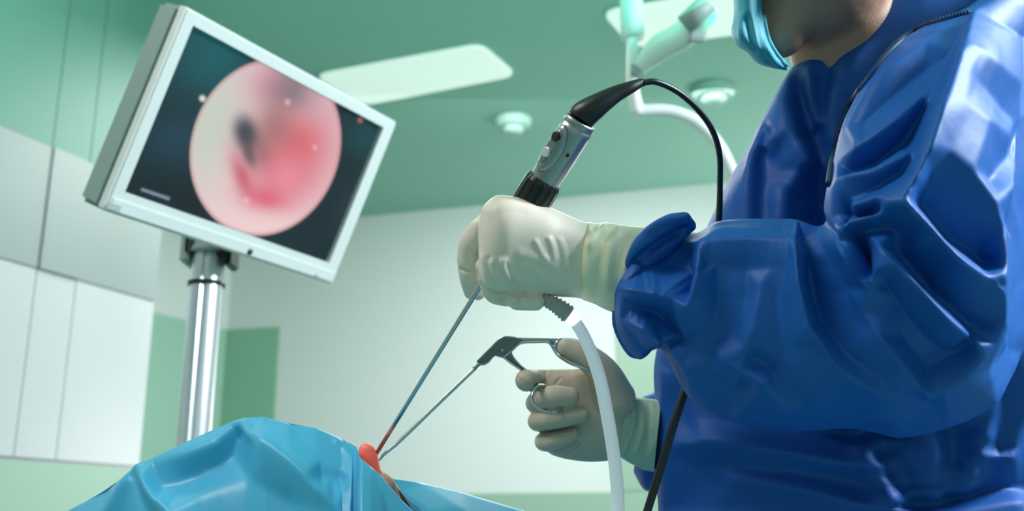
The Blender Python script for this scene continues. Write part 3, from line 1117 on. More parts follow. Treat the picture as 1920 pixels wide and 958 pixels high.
lines_s = [
    # cuff end
    [(1158, 540, 5), (1185, 543, 11), (1230, 553, 14), (1265, 560, 8)],
    [(1200, 508, -8), (1232, 478, -12), (1270, 452, -8)],
    [(1168, 600, 4), (1210, 610, 12), (1250, 640, 12), (1285, 690, 4)],
    [(1185, 575, -2), (1225, 588, -7), (1262, 618, -8), (1290, 650, -4)],
    [(1212, 655, 2), (1232, 662, -8), (1255, 645, -6)],
    # forearm
    [(1318, 463, 12), (1400, 459, 14), (1497, 461, 13)],
    [(1330, 500, 4), (1400, 505, 1), (1480, 505, 8)],
    [(1318, 463, 12), (1312, 510, 13), (1300, 560, 11), (1275, 600, 4)],
    [(1292, 468, -8), (1298, 520, -9), (1293, 545, -6)],
    [(1345, 560, -3), (1335, 640, -5), (1335, 700, -2)],
    [(1425, 540, 5), (1410, 620, 7), (1395, 670, 4)],
    [(1400, 560, -1), (1375, 620, -3)],
    [(1495, 416, 4), (1499, 470, 17), (1503, 530, 18), (1521, 610, 17), (1570, 675, 15), (1650, 730, 10), (1740, 745, 4)],
    [(1507, 440, -6), (1513, 500, -12), (1521, 560, -12), (1540, 610, -6), (1586, 662, 3), (1650, 705, 4)],
    [(1460, 560, 2), (1470, 650, 2), (1450, 700, 0)],
    [(1350, 668, 4), (1390, 695, 7), (1438, 714, 8), (1376, 778, 1)],
    [(1410, 670, -3), (1445, 690, -3)], [(1395, 725, -3), (1372, 750, -3)],
    [(1460, 770, 5), (1560, 765, 5), (1680, 785, 7)],
    # crook of the elbow
    [(1555, 434, 4), (1590, 468, 13), (1612, 505, 16), (1628, 542, 9)],
    [(1575, 500, 0), (1590, 540, -2), (1600, 600, 0)],
    [(1603, 448, -12), (1622, 482, -18), (1632, 515, -10)],
    [(1628, 542, 9), (1646, 505, 14), (1656, 475, 16), (1640, 452, 6)],
    [(1656, 475, 16), (1700, 525, 20), (1772, 600, 16), (1820, 640, 9)],
    [(1660, 530, 0), (1700, 590, -4), (1745, 640, -4)],
    [(1685, 470, -8), (1750, 540, -14), (1812, 600, -8)],
    [(1570, 425, 6), (1640, 408, 13), (1684, 386, 22), (1730, 440, 24), (1780, 495, 22), (1858, 536, 12)],
    [(1620, 432, -6), (1665, 425, -4), (1700, 445, 2)],
    [(1725, 385, -2), (1780, 440, -8), (1850, 490, -8)],
    [(1600, 560, 3), (1650, 625, 9), (1700, 690, 9), (1735, 735, 12), (1800, 700, 10), (1850, 640, 10), (1866, 590, 12)],
    [(1690, 630, -4), (1740, 690, -5), (1800, 655, -7), (1835, 610, -4)],
    [(1868, 430, 12), (1864, 520, 16), (1872, 610, 13), (1850, 690, 4)],
    [(1892, 450, 4), (1896, 560, 0), (1890, 640, -2)],
    [(1930, 420, -30), (1932, 560, -30), (1925, 660, -24)],
    # upper arm, left of the back panel edge
    [(1588, 318, -12), (1640, 300, -14), (1700, 257, -10), (1735, 205, -4)],
    [(1578, 338, 8), (1640, 328, 13), (1695, 300, 14)],
    [(1610, 283, 7), (1680, 235, 10), (1725, 190, 6)],
    [(1600, 372, -2), (1650, 350, 0), (1690, 325, 2)],
    [(1602, 392, 6), (1650, 380, 15), (1686, 350, 14)],
    [(1582, 420, -16), (1585, 400, -14), (1640, 398, -10)],
    [(1588, 235, 4), (1630, 170, 9), (1690, 120, 10), (1760, 70, 8)],
    [(1620, 230, -2), (1680, 175, -3), (1740, 130, 0)],
    # the panel edge
    [(1821, 43, 18), (1782, 130, 28), (1742, 230, 32), (1718, 307, 30), (1692, 384, 22)],
    [(1812, 43, 4), (1771, 128, 6), (1730, 228, 5), (1705, 305, 6)],
    [(1800, 160, 24), (1840, 175, 8), (1890, 200, -10), (1940, 225, -22)],
    [(1810, 110, 24), (1860, 130, 14), (1930, 150, -10)],
    [(1790, 215, 26), (1840, 240, 18), (1900, 250, -4)],
    [(1760, 300, 22), (1810, 330, 18), (1850, 380, 15), (1868, 430, 12)],
    [(1855, 335, -2), (1890, 300, -12), (1925, 262, -22)],
    [(1905, 345, 0), (1925, 310, -14)],
    [(1740, 350, 8), (1790, 390, 4), (1840, 440, 0)],
    [(1860, 60, 10), (1930, 60, -12)],
]
V = relief(V, 360, 260, lines_s, blur=1, gain=1.9, edge=[(1240, 655), (1290, 745), (1370, 788), (1480, 808), (1600, 804), (1690, 820), (1780, 802), (1870, 755), (1345, 414), (1400, 411), (1470, 411), (1563, 300), (1580, 235), (1615, 160), (1665, 95)])
V = ripple(V, Fc, 0.0012, 18, 11)
sleeve = raw('sleeve', (V, Fc), M['gown_plain'], surgeon)
# rolled flap of the cuff opening
fl = remesh([rtube([(1176, 505, 1.02), (1205, 455, 1.0), (1250, 420, 1.0), (1284, 408, 1.01)], [10, 17, 17, 12], n=24, m=18),
             rtube([(1284, 410, 1.01), (1296, 424, 1.025)], [12, 11], n=6, m=16),
             rtube([(1206, 488, 1.018), (1245, 452, 1.018), (1282, 430, 1.022)], [24, 27, 16], n=12, m=18),
             rtube([(1160, 540, 1.03), (1176, 500, 1.02)], [12, 12], n=8, m=14),
             rtube([(1157, 560, 1.045), (1160, 610, 1.045), (1185, 655, 1.05), (1200, 666, 1.05)], [8, 12, 14, 9], n=20, m=16)], 0.0022, 6)
V, Fc = fl
V = crease(V, Fc, [([(1180, 500), (1225, 462), (1290, 425)], -0.006, 8, 12), ([(1200, 440), (1240, 415), (1290, 405)], 0.003, 8, 12)])
raw('cuff_flap', (V, Fc), M['gown_plain'], surgeon)

# seam tape of the armhole with stitches
tp = [(1818, 24), (1732, 50), (1674, 90), (1636, 139), (1598, 192), (1572, 255), (1560, 318), (1556, 345)]
td = [1.02, 1.01, 0.99, 0.975, 0.965, 0.975, 0.985, 0.99]

from mathutils.bvhtree import BVHTree
dg = bpy.context.evaluated_depsgraph_get(); dg.update()
def bvh_of(o_):
    me = o_.data
    off = o_.matrix_world.translation if False else None
    vv = [Vector(v.co) for v in me.vertices]
    return BVHTree.FromPolygons(vv, [tuple(p.vertices) for p in me.polygons])
bs_ = bvh_of(sleeve); bg_ = bvh_of(gown)
def first_hit(px, py, trees):
    r = ray(px, py); n_ = np.linalg.norm(r)
    best = None
    for t_ in trees:
        h_ = t_.ray_cast(Vector(CAM), Vector(r / n_))
        if h_[0] is not None and (best is None or h_[3] < best[1]):
            best = (np.array(h_[0]), h_[3])
    return None if best is None else best[0]
def surf_tube(pix, rad, lift, trees, n=60, m=10):
    q_ = crs(np.array(pix, float), n)
    pts = []
    for x, y in q_:
        h_ = first_hit(x, y, trees)
        if h_ is None:
            continue
        pts.append(h_ - ray(x, y) / np.linalg.norm(ray(x, y)) * lift)
    pts = np.array(pts)
    for _ in range(3):
        pts[1:-1] = (pts[:-2] + pts[1:-1] * 2 + pts[2:]) / 4
    return pts
sp = surf_tube(tp, 0, 0.001, [bs_, bg_], n=70)
raw('armhole_seam', tube(sp, 0.0042, n=120, m=10), M['seam_tape'], gown)
st = []
qq = crs(sp, 110)
for i in range(1, 108):
    a = qq[i]; tg = qq[i + 1] - qq[i - 1]; tg /= np.linalg.norm(tg)
    sdv = np.cross(tg, FWD); sdv /= np.linalg.norm(sdv)
    st.append(tube([a - FWD * 0.0042 - sdv * 0.0035, a - FWD * 0.0046 + sdv * 0.0035], 0.0006, n=2, m=5))
s_o = raw('stitching', join(st), M['gown'], gown)
s_o['kind'] = 'stuff'

# far sleeve seen behind the gown
fs_ = loft([(1160, 868), (1186, 880), (1196, 900), (1215, 925), (1260, 950)], [(1200, 735), (1218, 732), (1240, 730), (1290, 730), (1340, 730)], [1.36, 1.36, 1.36, 1.37, 1.38], [0.03, 0.04, 0.05, 0.055, 0.06], n=60, m=40)
fs_ = loft([(1205, 742), (1222, 736), (1250, 720), (1320, 690)], [(1188, 885), (1205, 915), (1228, 925), (1320, 950)], [1.385, 1.385, 1.385, 1.38], [0.035, 0.045, 0.05, 0.07], n=60, m=40)
raw('far_sleeve', fs_, M['gown_plain'], surgeon)

# head, neck, mask
hd = [rtube([(1545, -150, 1.24), (1520, -60, 1.23)], [165, 150], n=14, m=32),
      rtube([(1500, -30, 1.21), (1462, 58, 1.20)], [110, 52], n=14, m=28),
      rtube([(1560, -20, 1.25), (1600, 120, 1.27)], [98, 110], n=14, m=28),
      rtube([(1404, -95, 1.19), (1396, -60, 1.19)], [26, 30], n=8, m=14),
      rtube([(1420, -130, 1.12), (1425, -130, 1.28)], [26, 26], n=10, m=14),
      rtube([(1560, -70, 1.125), (1556, -30, 1.125)], [22, 16], n=10, m=14)]
V, Fc = remesh(hd, 0.005, 6)
raw('head', (V, Fc), M['skin'], surgeon)
raw('hair', remesh([rtube([(1590, -230, 1.25), (1570, -170, 1.25)], [168, 176], n=10, m=28)], 0.008, 4), M['mask'], surgeon)['label'] = 'light blue cloth cap'
mk = loft([(1395, -130), (1376, -40), (1376, 25), (1371, 62), (1382, 86), (1400, 98), (1419, 118), (1445, 127), (1474, 132)],
          [(1450, -130), (1430, -40), (1430, 25), (1438, 67), (1447, 85), (1456, 98), (1464, 109), (1471, 119), (1479, 127)],
          [1.18, 1.18, 1.18, 1.175, 1.17, 1.165, 1.16, 1.155, 1.15], [0.06, 0.07, 0.07, 0.068, 0.062, 0.052, 0.038, 0.022, 0.008], n=110, m=80, p=0.85)
V, Fc = mk
V = crease(V, Fc, [([(1400, 20), (1410, 60), (1418, 110)], -0.006, 5, 14), ([(1388, 20), (1390, 60), (1386, 88)], 0.005, 8, 12), ([(1424, 20), (1428, 70), (1446, 110), (1470, 126)], 0.004, 10, 6)])
mask_o = raw('face_mask', (V, Fc), M['mask'], surgeon)
bm_t = bvh_of(mask_o)
bp_ = surf_tube([(1429, 0), (1432, 40), (1440, 75), (1455, 102), (1468, 118), (1476, 126)], 0, 0.0005, [bm_t], n=40)
raw('mask_edge', tube(bp_, 0.0035, n=60, m=10), M['maskband'], mask_o)
st = []
qq = crs(bp_, 46)
for i in range(1, 45):
    a = qq[i]; tg = qq[i + 1] - qq[i - 1]; tg /= np.linalg.norm(tg)
    sdv = np.cross(tg, FWD); sdv /= np.linalg.norm(sdv)
    st.append(tube([a - FWD * 0.0034 - sdv * 0.002, a - FWD * 0.0036 + sdv * 0.002], 0.0005, n=2, m=5))
raw('stitching', join(st), M['mask'], mask_o)['kind'] = 'stuff'
for dz_ in (1.145, 1.245):
    raw('eye', rtube([(1408, -100, dz_), (1412, -100, dz_)], [15, 15], n=4, m=14), M['white'], surgeon)
    raw('iris', rtube([(1397, -99, dz_), (1398, -99, dz_)], [7, 7], n=4, m=12), M['dark'], surgeon)
# trousers and shoes below the gown, on the floor
for sx in (-0.12, 0.14):
    lg = raw('leg', remesh([(lambda vf: vf)(tube([(0.75 + sx, 1.15, 0.62), (0.72 + sx, 1.13, 0.45), (0.70 + sx, 1.13, 0.08)], [0.09, 0.075, 0.055], n=20, m=20))], 0.012, 3), M['gown'], surgeon)
    raw('clog', remesh([tube([(0.70 + sx, 1.17, 0.045), (0.62 + sx, 1.13, 0.045), (0.50 + sx, 1.11, 0.035)], [0.045, 0.048, 0.033], n=20, m=20)], 0.006, 4), M['white'], surgeon)

# ---- upper gloved hand: fist around the endoscope
dh = 1.05
palm = loft(
    [(1215, 428), (1180, 424), (1140, 424), (1098, 417), (1060, 401), (1030, 388), (990, 375), (955, 367), (930, 367), (908, 384), (898, 408)],
    [(1147, 583), (1130, 576), (1105, 566), (1085, 559), (1045, 556), (1005, 550), (965, 548), (940, 546), (915, 540), (901, 520), (896, 490)],
    [1.055, 1.055, 1.055, 1.05, 1.045, 1.04, 1.035, 1.03, 1.03, 1.035, 1.045],
    [0.036, 0.034, 0.032, 0.032, 0.034, 0.037, 0.038, 0.037, 0.034, 0.028, 0.018], n=80, m=60, p=0.88, round1=True)
parts = [palm,
         # index finger wrapping the far side of the shaft
         rtube([(925, 420, 1.055), (888, 452, 1.065), (876, 484, 1.07)], [30, 26, 20], n=20, m=18),
         rtube([(876, 486, 1.07), (880, 520, 1.075), (884, 547, 1.085)], [20, 19, 15], n=16, m=18),
         # middle finger, curled behind
         rtube([(905, 450, 1.075), (893, 500, 1.085), (896, 548, 1.09)], [24, 21, 15], n=16, m=18),
         # ring finger
         rtube([(915, 500, 1.04), (925, 545, 1.045), (948, 558, 1.06)], [22, 21, 17], n=20, m=18),
         # little finger
         rtube([(950, 520, 1.035), (958, 556, 1.04), (985, 563, 1.06)], [20, 18, 16], n=20, m=18),
         # thumb under the fist
         rtube([(1010, 520, 1.05), (975, 548, 1.045), (1004, 566, 1.03)], [30, 20, 17], n=10, m=18),
         rtube([(970, 563, 1.035), (1004, 566, 1.035)], [19, 17], n=10, m=18)]
V, Fc = remesh(parts, 0.0013, 5)
folds_h = [
    ([(899, 408), (895, 450), (896, 500), (904, 535)], 0.0030, 5, 30, 0.1),
    ([(905, 470), (908, 505), (920, 540)], 0.0022, 5, 12),
    ([(915, 476), (920, 515), (940, 545)], -0.0020, 5, 6),
    ([(922, 480), (930, 515), (952, 547)], 0.0026, 5, 14),
    ([(938, 478), (950, 515), (976, 546)], 0.0034, 14, 6),
    ([(948, 486), (960, 516), (986, 547)], -0.0022, 5, 9),
    ([(960, 474), (985, 480), (1020, 490), (1050, 500)], 0.0012, 16, 10),
    ([(1000, 445), (1012, 470), (1028, 494)], 0.0014, 9, 5),
    ([(1024, 440), (1034, 462), (1040, 492)], 0.0016, 10, 5),
    ([(1045, 440), (1056, 470), (1062, 510)], 0.0010, 10, 6),
    ([(970, 490), (1000, 505), (1030, 540)], 0.0008, 12, 10),
    ([(902, 410), (930, 385), (970, 378), (1010, 390)], 0.0012, 14, 18),
    ([(893, 503), (876, 508), (860, 502)], -0.0028, 4, 5),
    ([(894, 480), (886, 474), (882, 466)], -0.0018, 4, 4),
    ([(938, 546), (946, 556), (934, 566)], -0.003, 4, 5),
    ([(974, 550), (972, 568), (966, 578)], -0.0035, 4, 5),
    ([(905, 540), (940, 549), (985, 552), (1000, 556)], -0.003, 5, 5),
]
V = crease(V, Fc, folds_h)
px_, py_, d_ = proj(V)
g_up = raw('glove', (V, Fc), M['glove'], surgeon)
# long yellowish cuff of the glove over the wrist
cf = loft([(1094, 424), (1103, 416), (1120, 419), (1138, 417), (1160, 420), (1185, 424), (1212, 426), (1235, 430)],
          [(1082, 552), (1091, 562), (1100, 566), (1115, 571), (1130, 578), (1145, 584), (1160, 588), (1180, 590)],
          [1.053] * 8, [0.033, 0.039, 0.040, 0.038, 0.038, 0.038, 0.038, 0.038], n=120, m=80, p=0.92)
V, Fc = cf
V = ripple(V, Fc, 0.0006, 26, 5)
V = crease(V, Fc, [
    ([(1094, 420), (1078, 440), (1066, 470), (1068, 510), (1082, 558)], 0.006, 5, 9, 0.02),
    ([(1108, 425), (1090, 450), (1084, 500), (1090, 550)], -0.002, 8, 10, 0.3),
    ([(1140, 418), (1115, 440), (1100, 470)], 0.0030, 9, 12),
    ([(1128, 418), (1108, 432)], -0.002, 6, 6),
    ([(1175, 424), (1150, 450), (1140, 500), (1135, 560)], 0.0028, 12, 16),
    ([(1200, 430), (1180, 470), (1160, 560)], 0.002, 10, 10),
    ([(1158, 420), (1130, 460)], -0.002, 8, 8),
])
raw('glove_cuff', (V, Fc), M['cuff'], g_up)['label'] = 'yellowish long cuff of the upper glove'

# ---- lower gloved hand holding the forceps, palm towards the camera
dq = 1.24
def q3(L): return [(x, y, dq + z) for x, y, z in L]
palm2 = loft([(1232, 752), (1195, 744), (1180, 738), (1165, 705), (1140, 686), (1100, 688), (1070, 692), (1040, 694), (1015, 700)],
             [(1225, 880), (1185, 866), (1165, 856), (1140, 864), (1105, 866), (1075, 863), (1050, 858), (1030, 850), (1018, 835)],
             [dq] * 9, [0.026, 0.025, 0.026, 0.03, 0.03, 0.028, 0.024, 0.022, 0.018], n=50, m=40, p=0.9, round1=True)
parts = [palm2,
         # thumb through the upper ring
         rtube(q3([(1150, 745, -0.02), (1132, 700, -0.03), (1098, 668, -0.035), (1062, 652, -0.035)]), [42, 31, 25, 19], n=30, m=22),
         # index finger
         rtube(q3([(1090, 716, 0.0), (1040, 713, 0.0), (1000, 711, -0.004)]), [26, 21, 19], n=20, m=20),
         rtube(q3([(999, 711, -0.005), (987, 713, -0.035)]), [19, 21.5], n=12, m=20),
         # middle finger: behind, then folded back over the palm
         rtube(q3([(1070, 756, -0.002), (1004, 756, -0.008)]), [22, 19], n=14, m=20),
         rtube(q3([(1004, 756, -0.008), (1012, 748, -0.034), (1035, 744, -0.046), (1068, 744, -0.044)]), [19, 19, 21, 19], n=24, m=20),
         # ring finger
         rtube(q3([(1070, 795, 0.0), (1008, 790, -0.008)]), [20, 19], n=14, m=20),
         rtube(q3([(1008, 790, -0.008), (1014, 789, -0.032), (1045, 785, -0.044), (1089, 778, -0.042)]), [19, 19, 18.5, 16], n=24, m=20),
         # little finger
         rtube(q3([(1070, 835, 0.0), (1020, 828, -0.006)]), [19, 18], n=14, m=20),
         rtube(q3([(1020, 828, -0.006), (1024, 829, -0.028), (1048, 824, -0.038), (1074, 815, -0.036)]), [17, 17, 16, 13.5], n=24, m=20)]
V, Fc = remesh(parts, 0.0013, 4)
V = crease(V, Fc, [
    ([(1022, 694), (1025, 708), (1018, 722)], -0.0025, 3, 4),
    ([(1052, 706), (1048, 712), (1040, 722)], -0.0012, 4, 4),
    ([(1000, 816), (1030, 812), (1078, 802)], -0.002, 4, 4),
    ([(1030, 850), (1060, 846), (1090, 826)], 0.002, 6, 6),
    ([(1060, 856), (1085, 840), (1092, 826)], -0.002, 5, 5),
    ([(1100, 706), (1080, 700), (1062, 680)], 0.001, 6, 6),
    ([(996, 724), (984, 722), (976, 708)], -0.0012, 3, 3),
    ([(1188, 750), (1190, 800), (1168, 853)], 0.003, 5, 6, 0.05),
])
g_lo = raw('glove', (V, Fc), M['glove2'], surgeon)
V, Fc = loft([(1176, 738), (1190, 744), (1205, 746), (1222, 748), (1240, 750)], [(1160, 853), (1172, 862), (1188, 871), (1205, 880), (1226, 884)],
                    [dq] * 5, [0.029, 0.031, 0.032, 0.034, 0.036], n=60, m=50, p=0.92)
V = ripple(V, Fc, 0.002, 40, 2)
V = crease(V, Fc, [([(1182, 742), (1190, 790), (1168, 855)], 0.0035, 5, 7, 0.04), ([(1200, 750), (1206, 800), (1190, 860)], 0.002, 5, 9), ([(1215, 752), (1218, 800), (1205, 870)], -0.002, 5, 7)])
raw('glove_cuff', (V, Fc), M['cuff2'], g_lo)['label'] = 'greenish cuff of the lower glove'

# ------------------------------------------------------------------ endoscope with camera head
tip = P(706, 850, 1.165)
axp0 = P(893, 548, 1.06)
A0 = P(996, 379, 1.04)      # bottom of the black collar
A1 = P(1022, 338, 1.033)    # top of the collar
A2 = P(1089, 226, 1.012)    # top of the metal body
scope = empty('endoscope', tuple(tip), 'rigid steel endoscope with silver camera head held in the upper glove', 'endoscope')
raw('shaft', tube([tip, axp0, P(930, 490, 1.052)], 0.0026, n=8, m=16), M['steel'], scope)
ax = (A2 - A0) / np.linalg.norm(A2 - A0)
cvec = (CAM - A1); cvec -= ax * (cvec @ ax); cvec /= np.linalg.norm(cvec)
lvec = np.cross(ax, cvec)
if lvec @ RIGHT > 0: lvec = -lvec   # towards the left of the picture


def axlathe(p0, axis, prof, mod=None, m=48):
    V = []
    for t_, r in prof:
        for j in range(m):
            a = 2 * math.pi * j / m
            rr_ = r * (mod(a, t_) if mod else 1)
            V.append(p0 + axis * t_ + (cvec * math.cos(a) + lvec * math.sin(a)) * rr_)
    return np.array(V), grid_faces(len(prof), m)


h1 = float(np.linalg.norm(A1 - A0)); h2 = float(np.linalg.norm(A2 - A1))
rb = 31.0 / F * 1.03
# ribbed collar: a ring with raised grips
raw('coupler_collar', axlathe(A0 - ax * 0.012, ax, [(0, 0.010), (0.001, 0.0165), (0.004, 0.0188), (0.012 + h1 * 0.55, 0.0190), (0.012 + h1 * 0.86, 0.0186), (0.012 + h1, 0.0172), (0.0125 + h1, 0.012)],
    mod=lambda a, t_: 1 + 0.030 * (1 if (a / (2 * math.pi) * 14) % 1 < 0.72 else -1.2), m=112), M['dark'], scope, smooth=False)
def bodymod(a, t_):
    # flats and a waist on the camera head
    return 1 - 0.05 * max(0, math.cos((a - 0.35) * 2)) * math.sin(math.pi * min(1, max(0, t_ / h2)))
raw('camera_head', axlathe(A1, ax, [(-0.004, 0.008), (-0.002, 0.0155), (0.002, rb * 0.93), (0.012, rb * 0.97), (h2 * 0.5, rb * 0.99), (h2 * 0.8, rb * 1.0), (h2 * 0.895, rb * 1.0), (h2 * 0.90, rb * 0.965), (h2 * 0.91, rb * 0.965), (h2 * 0.915, rb * 1.0), (h2 * 0.985, rb * 0.985), (h2, rb * 0.93), (h2 + 0.0005, rb * 0.5)], mod=bodymod, m=64), M['satin'], scope)
# thumb pad with two buttons, on the left-front of the body
pd = (lvec * 0.66 + cvec * 0.75); pd /= np.linalg.norm(pd)
sd_ = np.cross(ax, pd)
def pad(t0, t1, wid, lift, m_, name, out=0.002, nn=28):
    bm = bmesh.new()
    rings = []
    for k, (sc, h_) in enumerate([(1.0, -0.004), (1.0, 0.0), (0.93, out * 0.8), (0.8, out), (0.6, out * 0.9), (0.02, out * 0.8)]):
        ring = []
        for j in range(nn * 2):
            a = 2 * math.pi * j / (nn * 2)
            u_ = math.cos(a); v_ = math.sin(a)
            tt = (t0 + t1) / 2 + u_ * (t1 - t0) / 2 * sc
            w_ = v_ * wid * sc
            rad_ = math.sqrt(max(1e-9, (rb * 0.985) ** 2 - w_ ** 2))
            ring.append(bm.verts.new(A1 + ax * tt + pd * (rad_ * lift + h_) + sd_ * w_))
        rings.append(ring)
    for a_, b_ in zip(rings[:-1], rings[1:]):
        for i in range(nn * 2):
            bm.faces.new((a_[i], a_[(i + 1) % (nn * 2)], b_[(i + 1) % (nn * 2)], b_[i]))
    bm.faces.new(rings[0]); bm.faces.new(rings[-1])
    return bm_obj(name, bm, m_, scope)
pad(h2 * 0.10, h2 * 0.86, 0.0115, 1.0, M['satin'], 'button_housing', 0.0028)
pad(h2 * 0.20, h2 * 0.80, 0.0070, 1.0, mat('dull_steel_pad', (0.30, 0.32, 0.33), 0.35, metal=0.9), 'button_panel', 0.0040)
def btn(t_, m_, nm, r_=0.0052):
    c_ = A1 + ax * t_ + pd * (rb + 0.0018)
    o_ = raw(nm, tube([c_, c_ + pd * 0.0026, c_ + pd * 0.0034, c_ + pd * 0.0036], [r_, r_, r_ * 0.8, r_ * 0.05], n=16, m=32), m_, scope)
    return o_
btn(h2 * 0.66, M['rubber'], 'button')['label'] = 'black control button'
btn(h2 * 0.40, mat('bright_button', (0.75, 0.78, 0.80), 0.3, metal=0.5), 'button')['label'] = 'silver control button'
sc_ = A1 + ax * h2 * 0.52 + (cvec * 0.93 - lvec * 0.36) * rb * 0.93
raw('screw', tube([sc_, sc_ + cvec * 0.0012], 0.0024, n=2, m=16), M['dark'], scope)
# rubber boot and cable
bt = loft([(1066, 209), (1074, 198), (1090, 187), (1120, 173), (1150, 161), (1180, 152), (1200, 147), (1209, 148)],
          [(1111, 238), (1114, 235), (1127, 223), (1146, 205), (1165, 189), (1188, 174), (1203, 164), (1209, 162)],
          [1.012, 1.011, 1.01, 1.01, 1.012, 1.015, 1.02, 1.022], [0.0135, 0.0140, 0.0140, 0.0115, 0.0085, 0.006, 0.0045, 0.0036], n=60, m=32)
raw('rubber_boot', bt, M['rubber'], scope)
cab = [P(1206, 155, 1.02), P(1231, 154, 1.025), P(1270, 172, 1.04), P(1308, 205, 1.06), P(1336, 245, 1.08), P(1349, 290, 1.10), P(1350, 347, 1.12), P(1348, 410, 1.13), P(1340, 500, 1.145), P(1320, 620, 1.14), P(1287, 725, 1.125), P(1262, 800, 1.115), P(1238, 880, 1.11), P(1213, 960, 1.10), P(1170, 1100, 1.08), P(1100, 1300, 1.1)]
raw('cable', tube(cab, [0.0032] * 7 + [0.0036] * 3 + [0.0046] * 6, n=160, m=14), M['rubber'], scope)['label'] = 'black camera cable'
# light guide
def ribs(p, r, n, m_, nm, par):
    C_ = crs(p, n * 4)
    rr_ = []
    for i in range(n * 4):
        rr_.append(np.interp(i, [0, n * 4 - 1], r) * (1.06 if i % 4 < 2 else 0.90))
    T = np.gradient(C_, axis=0)
    T /= np.linalg.norm(T, axis=1)[:, None]
    V = []
    u = np.cross(T[0], UP); u /= np.linalg.norm(u)
    for i in range(n * 4):
        u = u - T[i] * (u @ T[i]); u /= np.linalg.norm(u)
        v = np.cross(T[i], u)
        for j in range(24):
            a = 2 * math.pi * j / 24
            V.append(C_[i] + (u * math.cos(a) + v * math.sin(a)) * rr_[i])
    return raw(nm, (np.array(V), grid_faces(n * 4, 24)), m_, par)
guide = empty('light_guide', tuple(P(1070, 588, 1.045)), 'glowing white fibre light guide cable hanging from the upper glove', 'cable')
ribs([P(985, 545, 1.05), P(1015, 558, 1.04), P(1042, 572, 1.035), P(1067, 590, 1.035)], [0.0050, 0.0095], 12, M['ribbed'], 'strain_relief', guide)
gl = [(1063, 587, 1.035), (1076, 600, 1.035), (1092, 625, 1.04), (1110, 665, 1.05), (1126, 715, 1.06), (1138, 775, 1.07), (1149, 840, 1.07), (1156, 900, 1.07), (1159, 960, 1.07), (1160, 1100, 1.05), (1150, 1250, 1.06)]
raw('end_ferrule', tube([P(1063, 587, 1.035), P(1071, 594, 1.035), P(1080, 605, 1.035)], [0.0070, 0.0072, 0.0066], n=8, m=20), M['fibre_hot'], guide)['label'] = 'blown-out bright end of the light guide'
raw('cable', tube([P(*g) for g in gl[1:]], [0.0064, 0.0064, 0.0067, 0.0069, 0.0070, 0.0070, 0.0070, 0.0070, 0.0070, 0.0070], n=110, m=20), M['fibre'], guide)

# ------------------------------------------------------------------ forceps
fo = empty('forceps', tuple(P(712, 862, 1.165)), 'steel ring-handled forceps held in the lower glove', 'forceps')
def R2(X, Y): return 880 + 0.16706 * X, 620 + 0.16706 * Y
df = 1.205
raw('shaft', tube([P(711, 863, 1.165), P(722, 850, 1.167), P(750, 826, 1.172), P(820, 758, 1.185), P(898, 683, 1.2)], [0.0012, 0.0020, 0.0024, 0.0025, 0.0026], n=24, m=14), M['steel'], fo)


def plate(pixs, depth, th, m_, nm, bev=0.0008):
    bm = bmesh.new()
    lo = [bm.verts.new(P(x, y, depth - th / 2)) for x, y in pixs]
    hi = [bm.verts.new(P(x, y, depth + th / 2)) for x, y in pixs]
    bm.faces.new(lo); bm.faces.new(hi)
    k = len(pixs)
    for i in range(k):
        bm.faces.new((lo[i], lo[(i + 1) % k], hi[(i + 1) % k], hi[i]))
    bmesh.ops.bevel(bm, geom=bm.edges[:], offset=bev, segments=2, affect='EDGES', clamp_overlap=True)
    return bm_obj(nm, bm, m_, fo, smooth=False)


body = [R2(*p) for p in [(85, 350), (230, 205), (370, 78), (520, 80), (600, 100), (560, 140), (480, 215), (388, 295), (340, 280), (290, 270), (250, 300), (215, 345), (150, 378), (110, 372)]]
plate(body, df, 0.0075, M['darksteel'], 'handle_body')
rim_pts = [(85, 350), (230, 205), (372, 76), (520, 78)]
raw('edge_rail', tube([P(*R2(*p), df) for p in rim_pts], 0.0012, n=30, m=10), M['steel'], fo)
raw('edge_rail', tube([P(*R2(*p), df) for p in [(110, 374), (160, 376), (215, 346), (250, 300), (290, 272), (340, 286), (388, 297)]], 0.0015, n=40, m=10), M['steel'], fo)
rv = P(*R2(372, 225), df - 0.004)
raw('pivot_screw', tube([rv, rv - FWD * 0.0012, rv - FWD * 0.0016], [0.0018, 0.0016, 0.0004], n=6, m=18), M['satin'], fo)
# bar to the thumb ring
raw('upper_bar', loft([R2(*p) for p in [(400, 72), (600, 76), (800, 80), (960, 84), (1010, 92)]], [R2(*p) for p in [(470, 200), (570, 130), (700, 118), (880, 116), (945, 175)]],
    [df, df, df, df, df], [0.003, 0.0028, 0.0026, 0.0026, 0.0028], n=40, m=20), M['satin'], fo)
raw('inner_rail', tube([P(*R2(*p), df - 0.0015) for p in [(390, 292), (480, 212), (545, 150), (610, 128), (750, 122), (870, 122), (915, 150), (950, 205), (1000, 275), (1120, 355), (1280, 420)]], 0.0021, n=90, m=10), M['steel'], fo)
rng = [(962, 200), (975, 140), (1020, 98), (1130, 94), (1280, 132), (1390, 175), (1465, 250), (1492, 330), (1480, 390), (1430, 418), (1360, 426), (1280, 418), (1150, 366), (1040, 300), (985, 250)]
dz = [0, 0.001, 0.004, 0.012, 0.02, 0.024, 0.024, 0.02, 0.012, 0.0, -0.012, -0.014, -0.012, -0.007, -0.002]
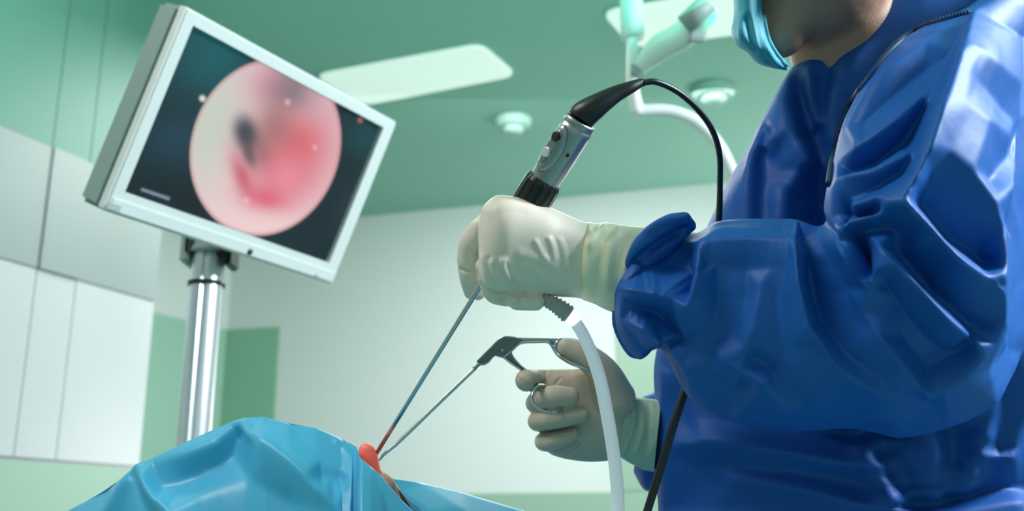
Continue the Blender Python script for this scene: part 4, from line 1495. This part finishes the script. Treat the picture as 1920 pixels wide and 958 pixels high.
rp_ = [P(*R2(*p), df - 0.002 + z) for p, z in zip(rng, dz)]
def closed_tube(pts, r, n=110, m=10):
    p = np.array(pts)
    k = len(p)
    ext = np.vstack([p[-2:], p, p[:3]])
    C_ = crs(ext, (k + 4) * 10 + 1)[20:20 + k * 10]
    n = len(C_)
    T = np.roll(C_, -1, 0) - np.roll(C_, 1, 0)
    T /= np.linalg.norm(T, axis=1)[:, None]
    V = []
    ref = -FWD
    for i in range(n):
        u = ref - T[i] * (ref @ T[i]); u /= np.linalg.norm(u)
        v = np.cross(T[i], u)
        for j in range(m):
            a = 2 * math.pi * j / m
            V.append(C_[i] + u * math.cos(a) * r * 1.6 + v * math.sin(a) * r)
    Fc = []
    for i in range(n):
        for j in range(m):
            Fc.append((i * m + j, i * m + (j + 1) % m, ((i + 1) % n) * m + (j + 1) % m, ((i + 1) % n) * m + j))
    return np.array(V), Fc
raw('thumb_ring', closed_tube(rp_, 0.0019), M['steel'], fo)
# lower leg and finger ring
raw('lower_leg', loft([R2(*p) for p in [(472, 235), (520, 320), (630, 432), (740, 560), (800, 610)]], [R2(*p) for p in [(388, 296), (470, 360), (570, 432), (700, 590), (760, 650)]],
    [df, df, df + 0.002, df + 0.002, df - 0.02], [0.003, 0.0028, 0.0025, 0.0022, 0.0016], n=30, m=14), M['darksteel'], fo)
raw('leg_rail', tube([P(*R2(*p), df - 0.002) for p in [(478, 215), (474, 260), (510, 320), (570, 385), (640, 440)]], 0.0010, n=30, m=8), M['steel'], fo)
raw('leg_rail', tube([P(*R2(*p), df - 0.002) for p in [(388, 300), (450, 350), (520, 400), (580, 440)]], 0.0014, n=30, m=8), M['steel'], fo)
dr = 1.24
fr = [(790, 612, -0.052), (735, 660, -0.060), (703, 740, -0.066), (730, 830, -0.070), (810, 892, -0.072), (910, 915, -0.070), (1010, 905, -0.064), (1060, 860, -0.03), (1040, 740, -0.016), (980, 650, -0.018), (880, 622, -0.034)]
raw('finger_ring', closed_tube([P(*R2(x, y), dr + z) for x, y, z in fr], 0.0017), M['steel'], fo)
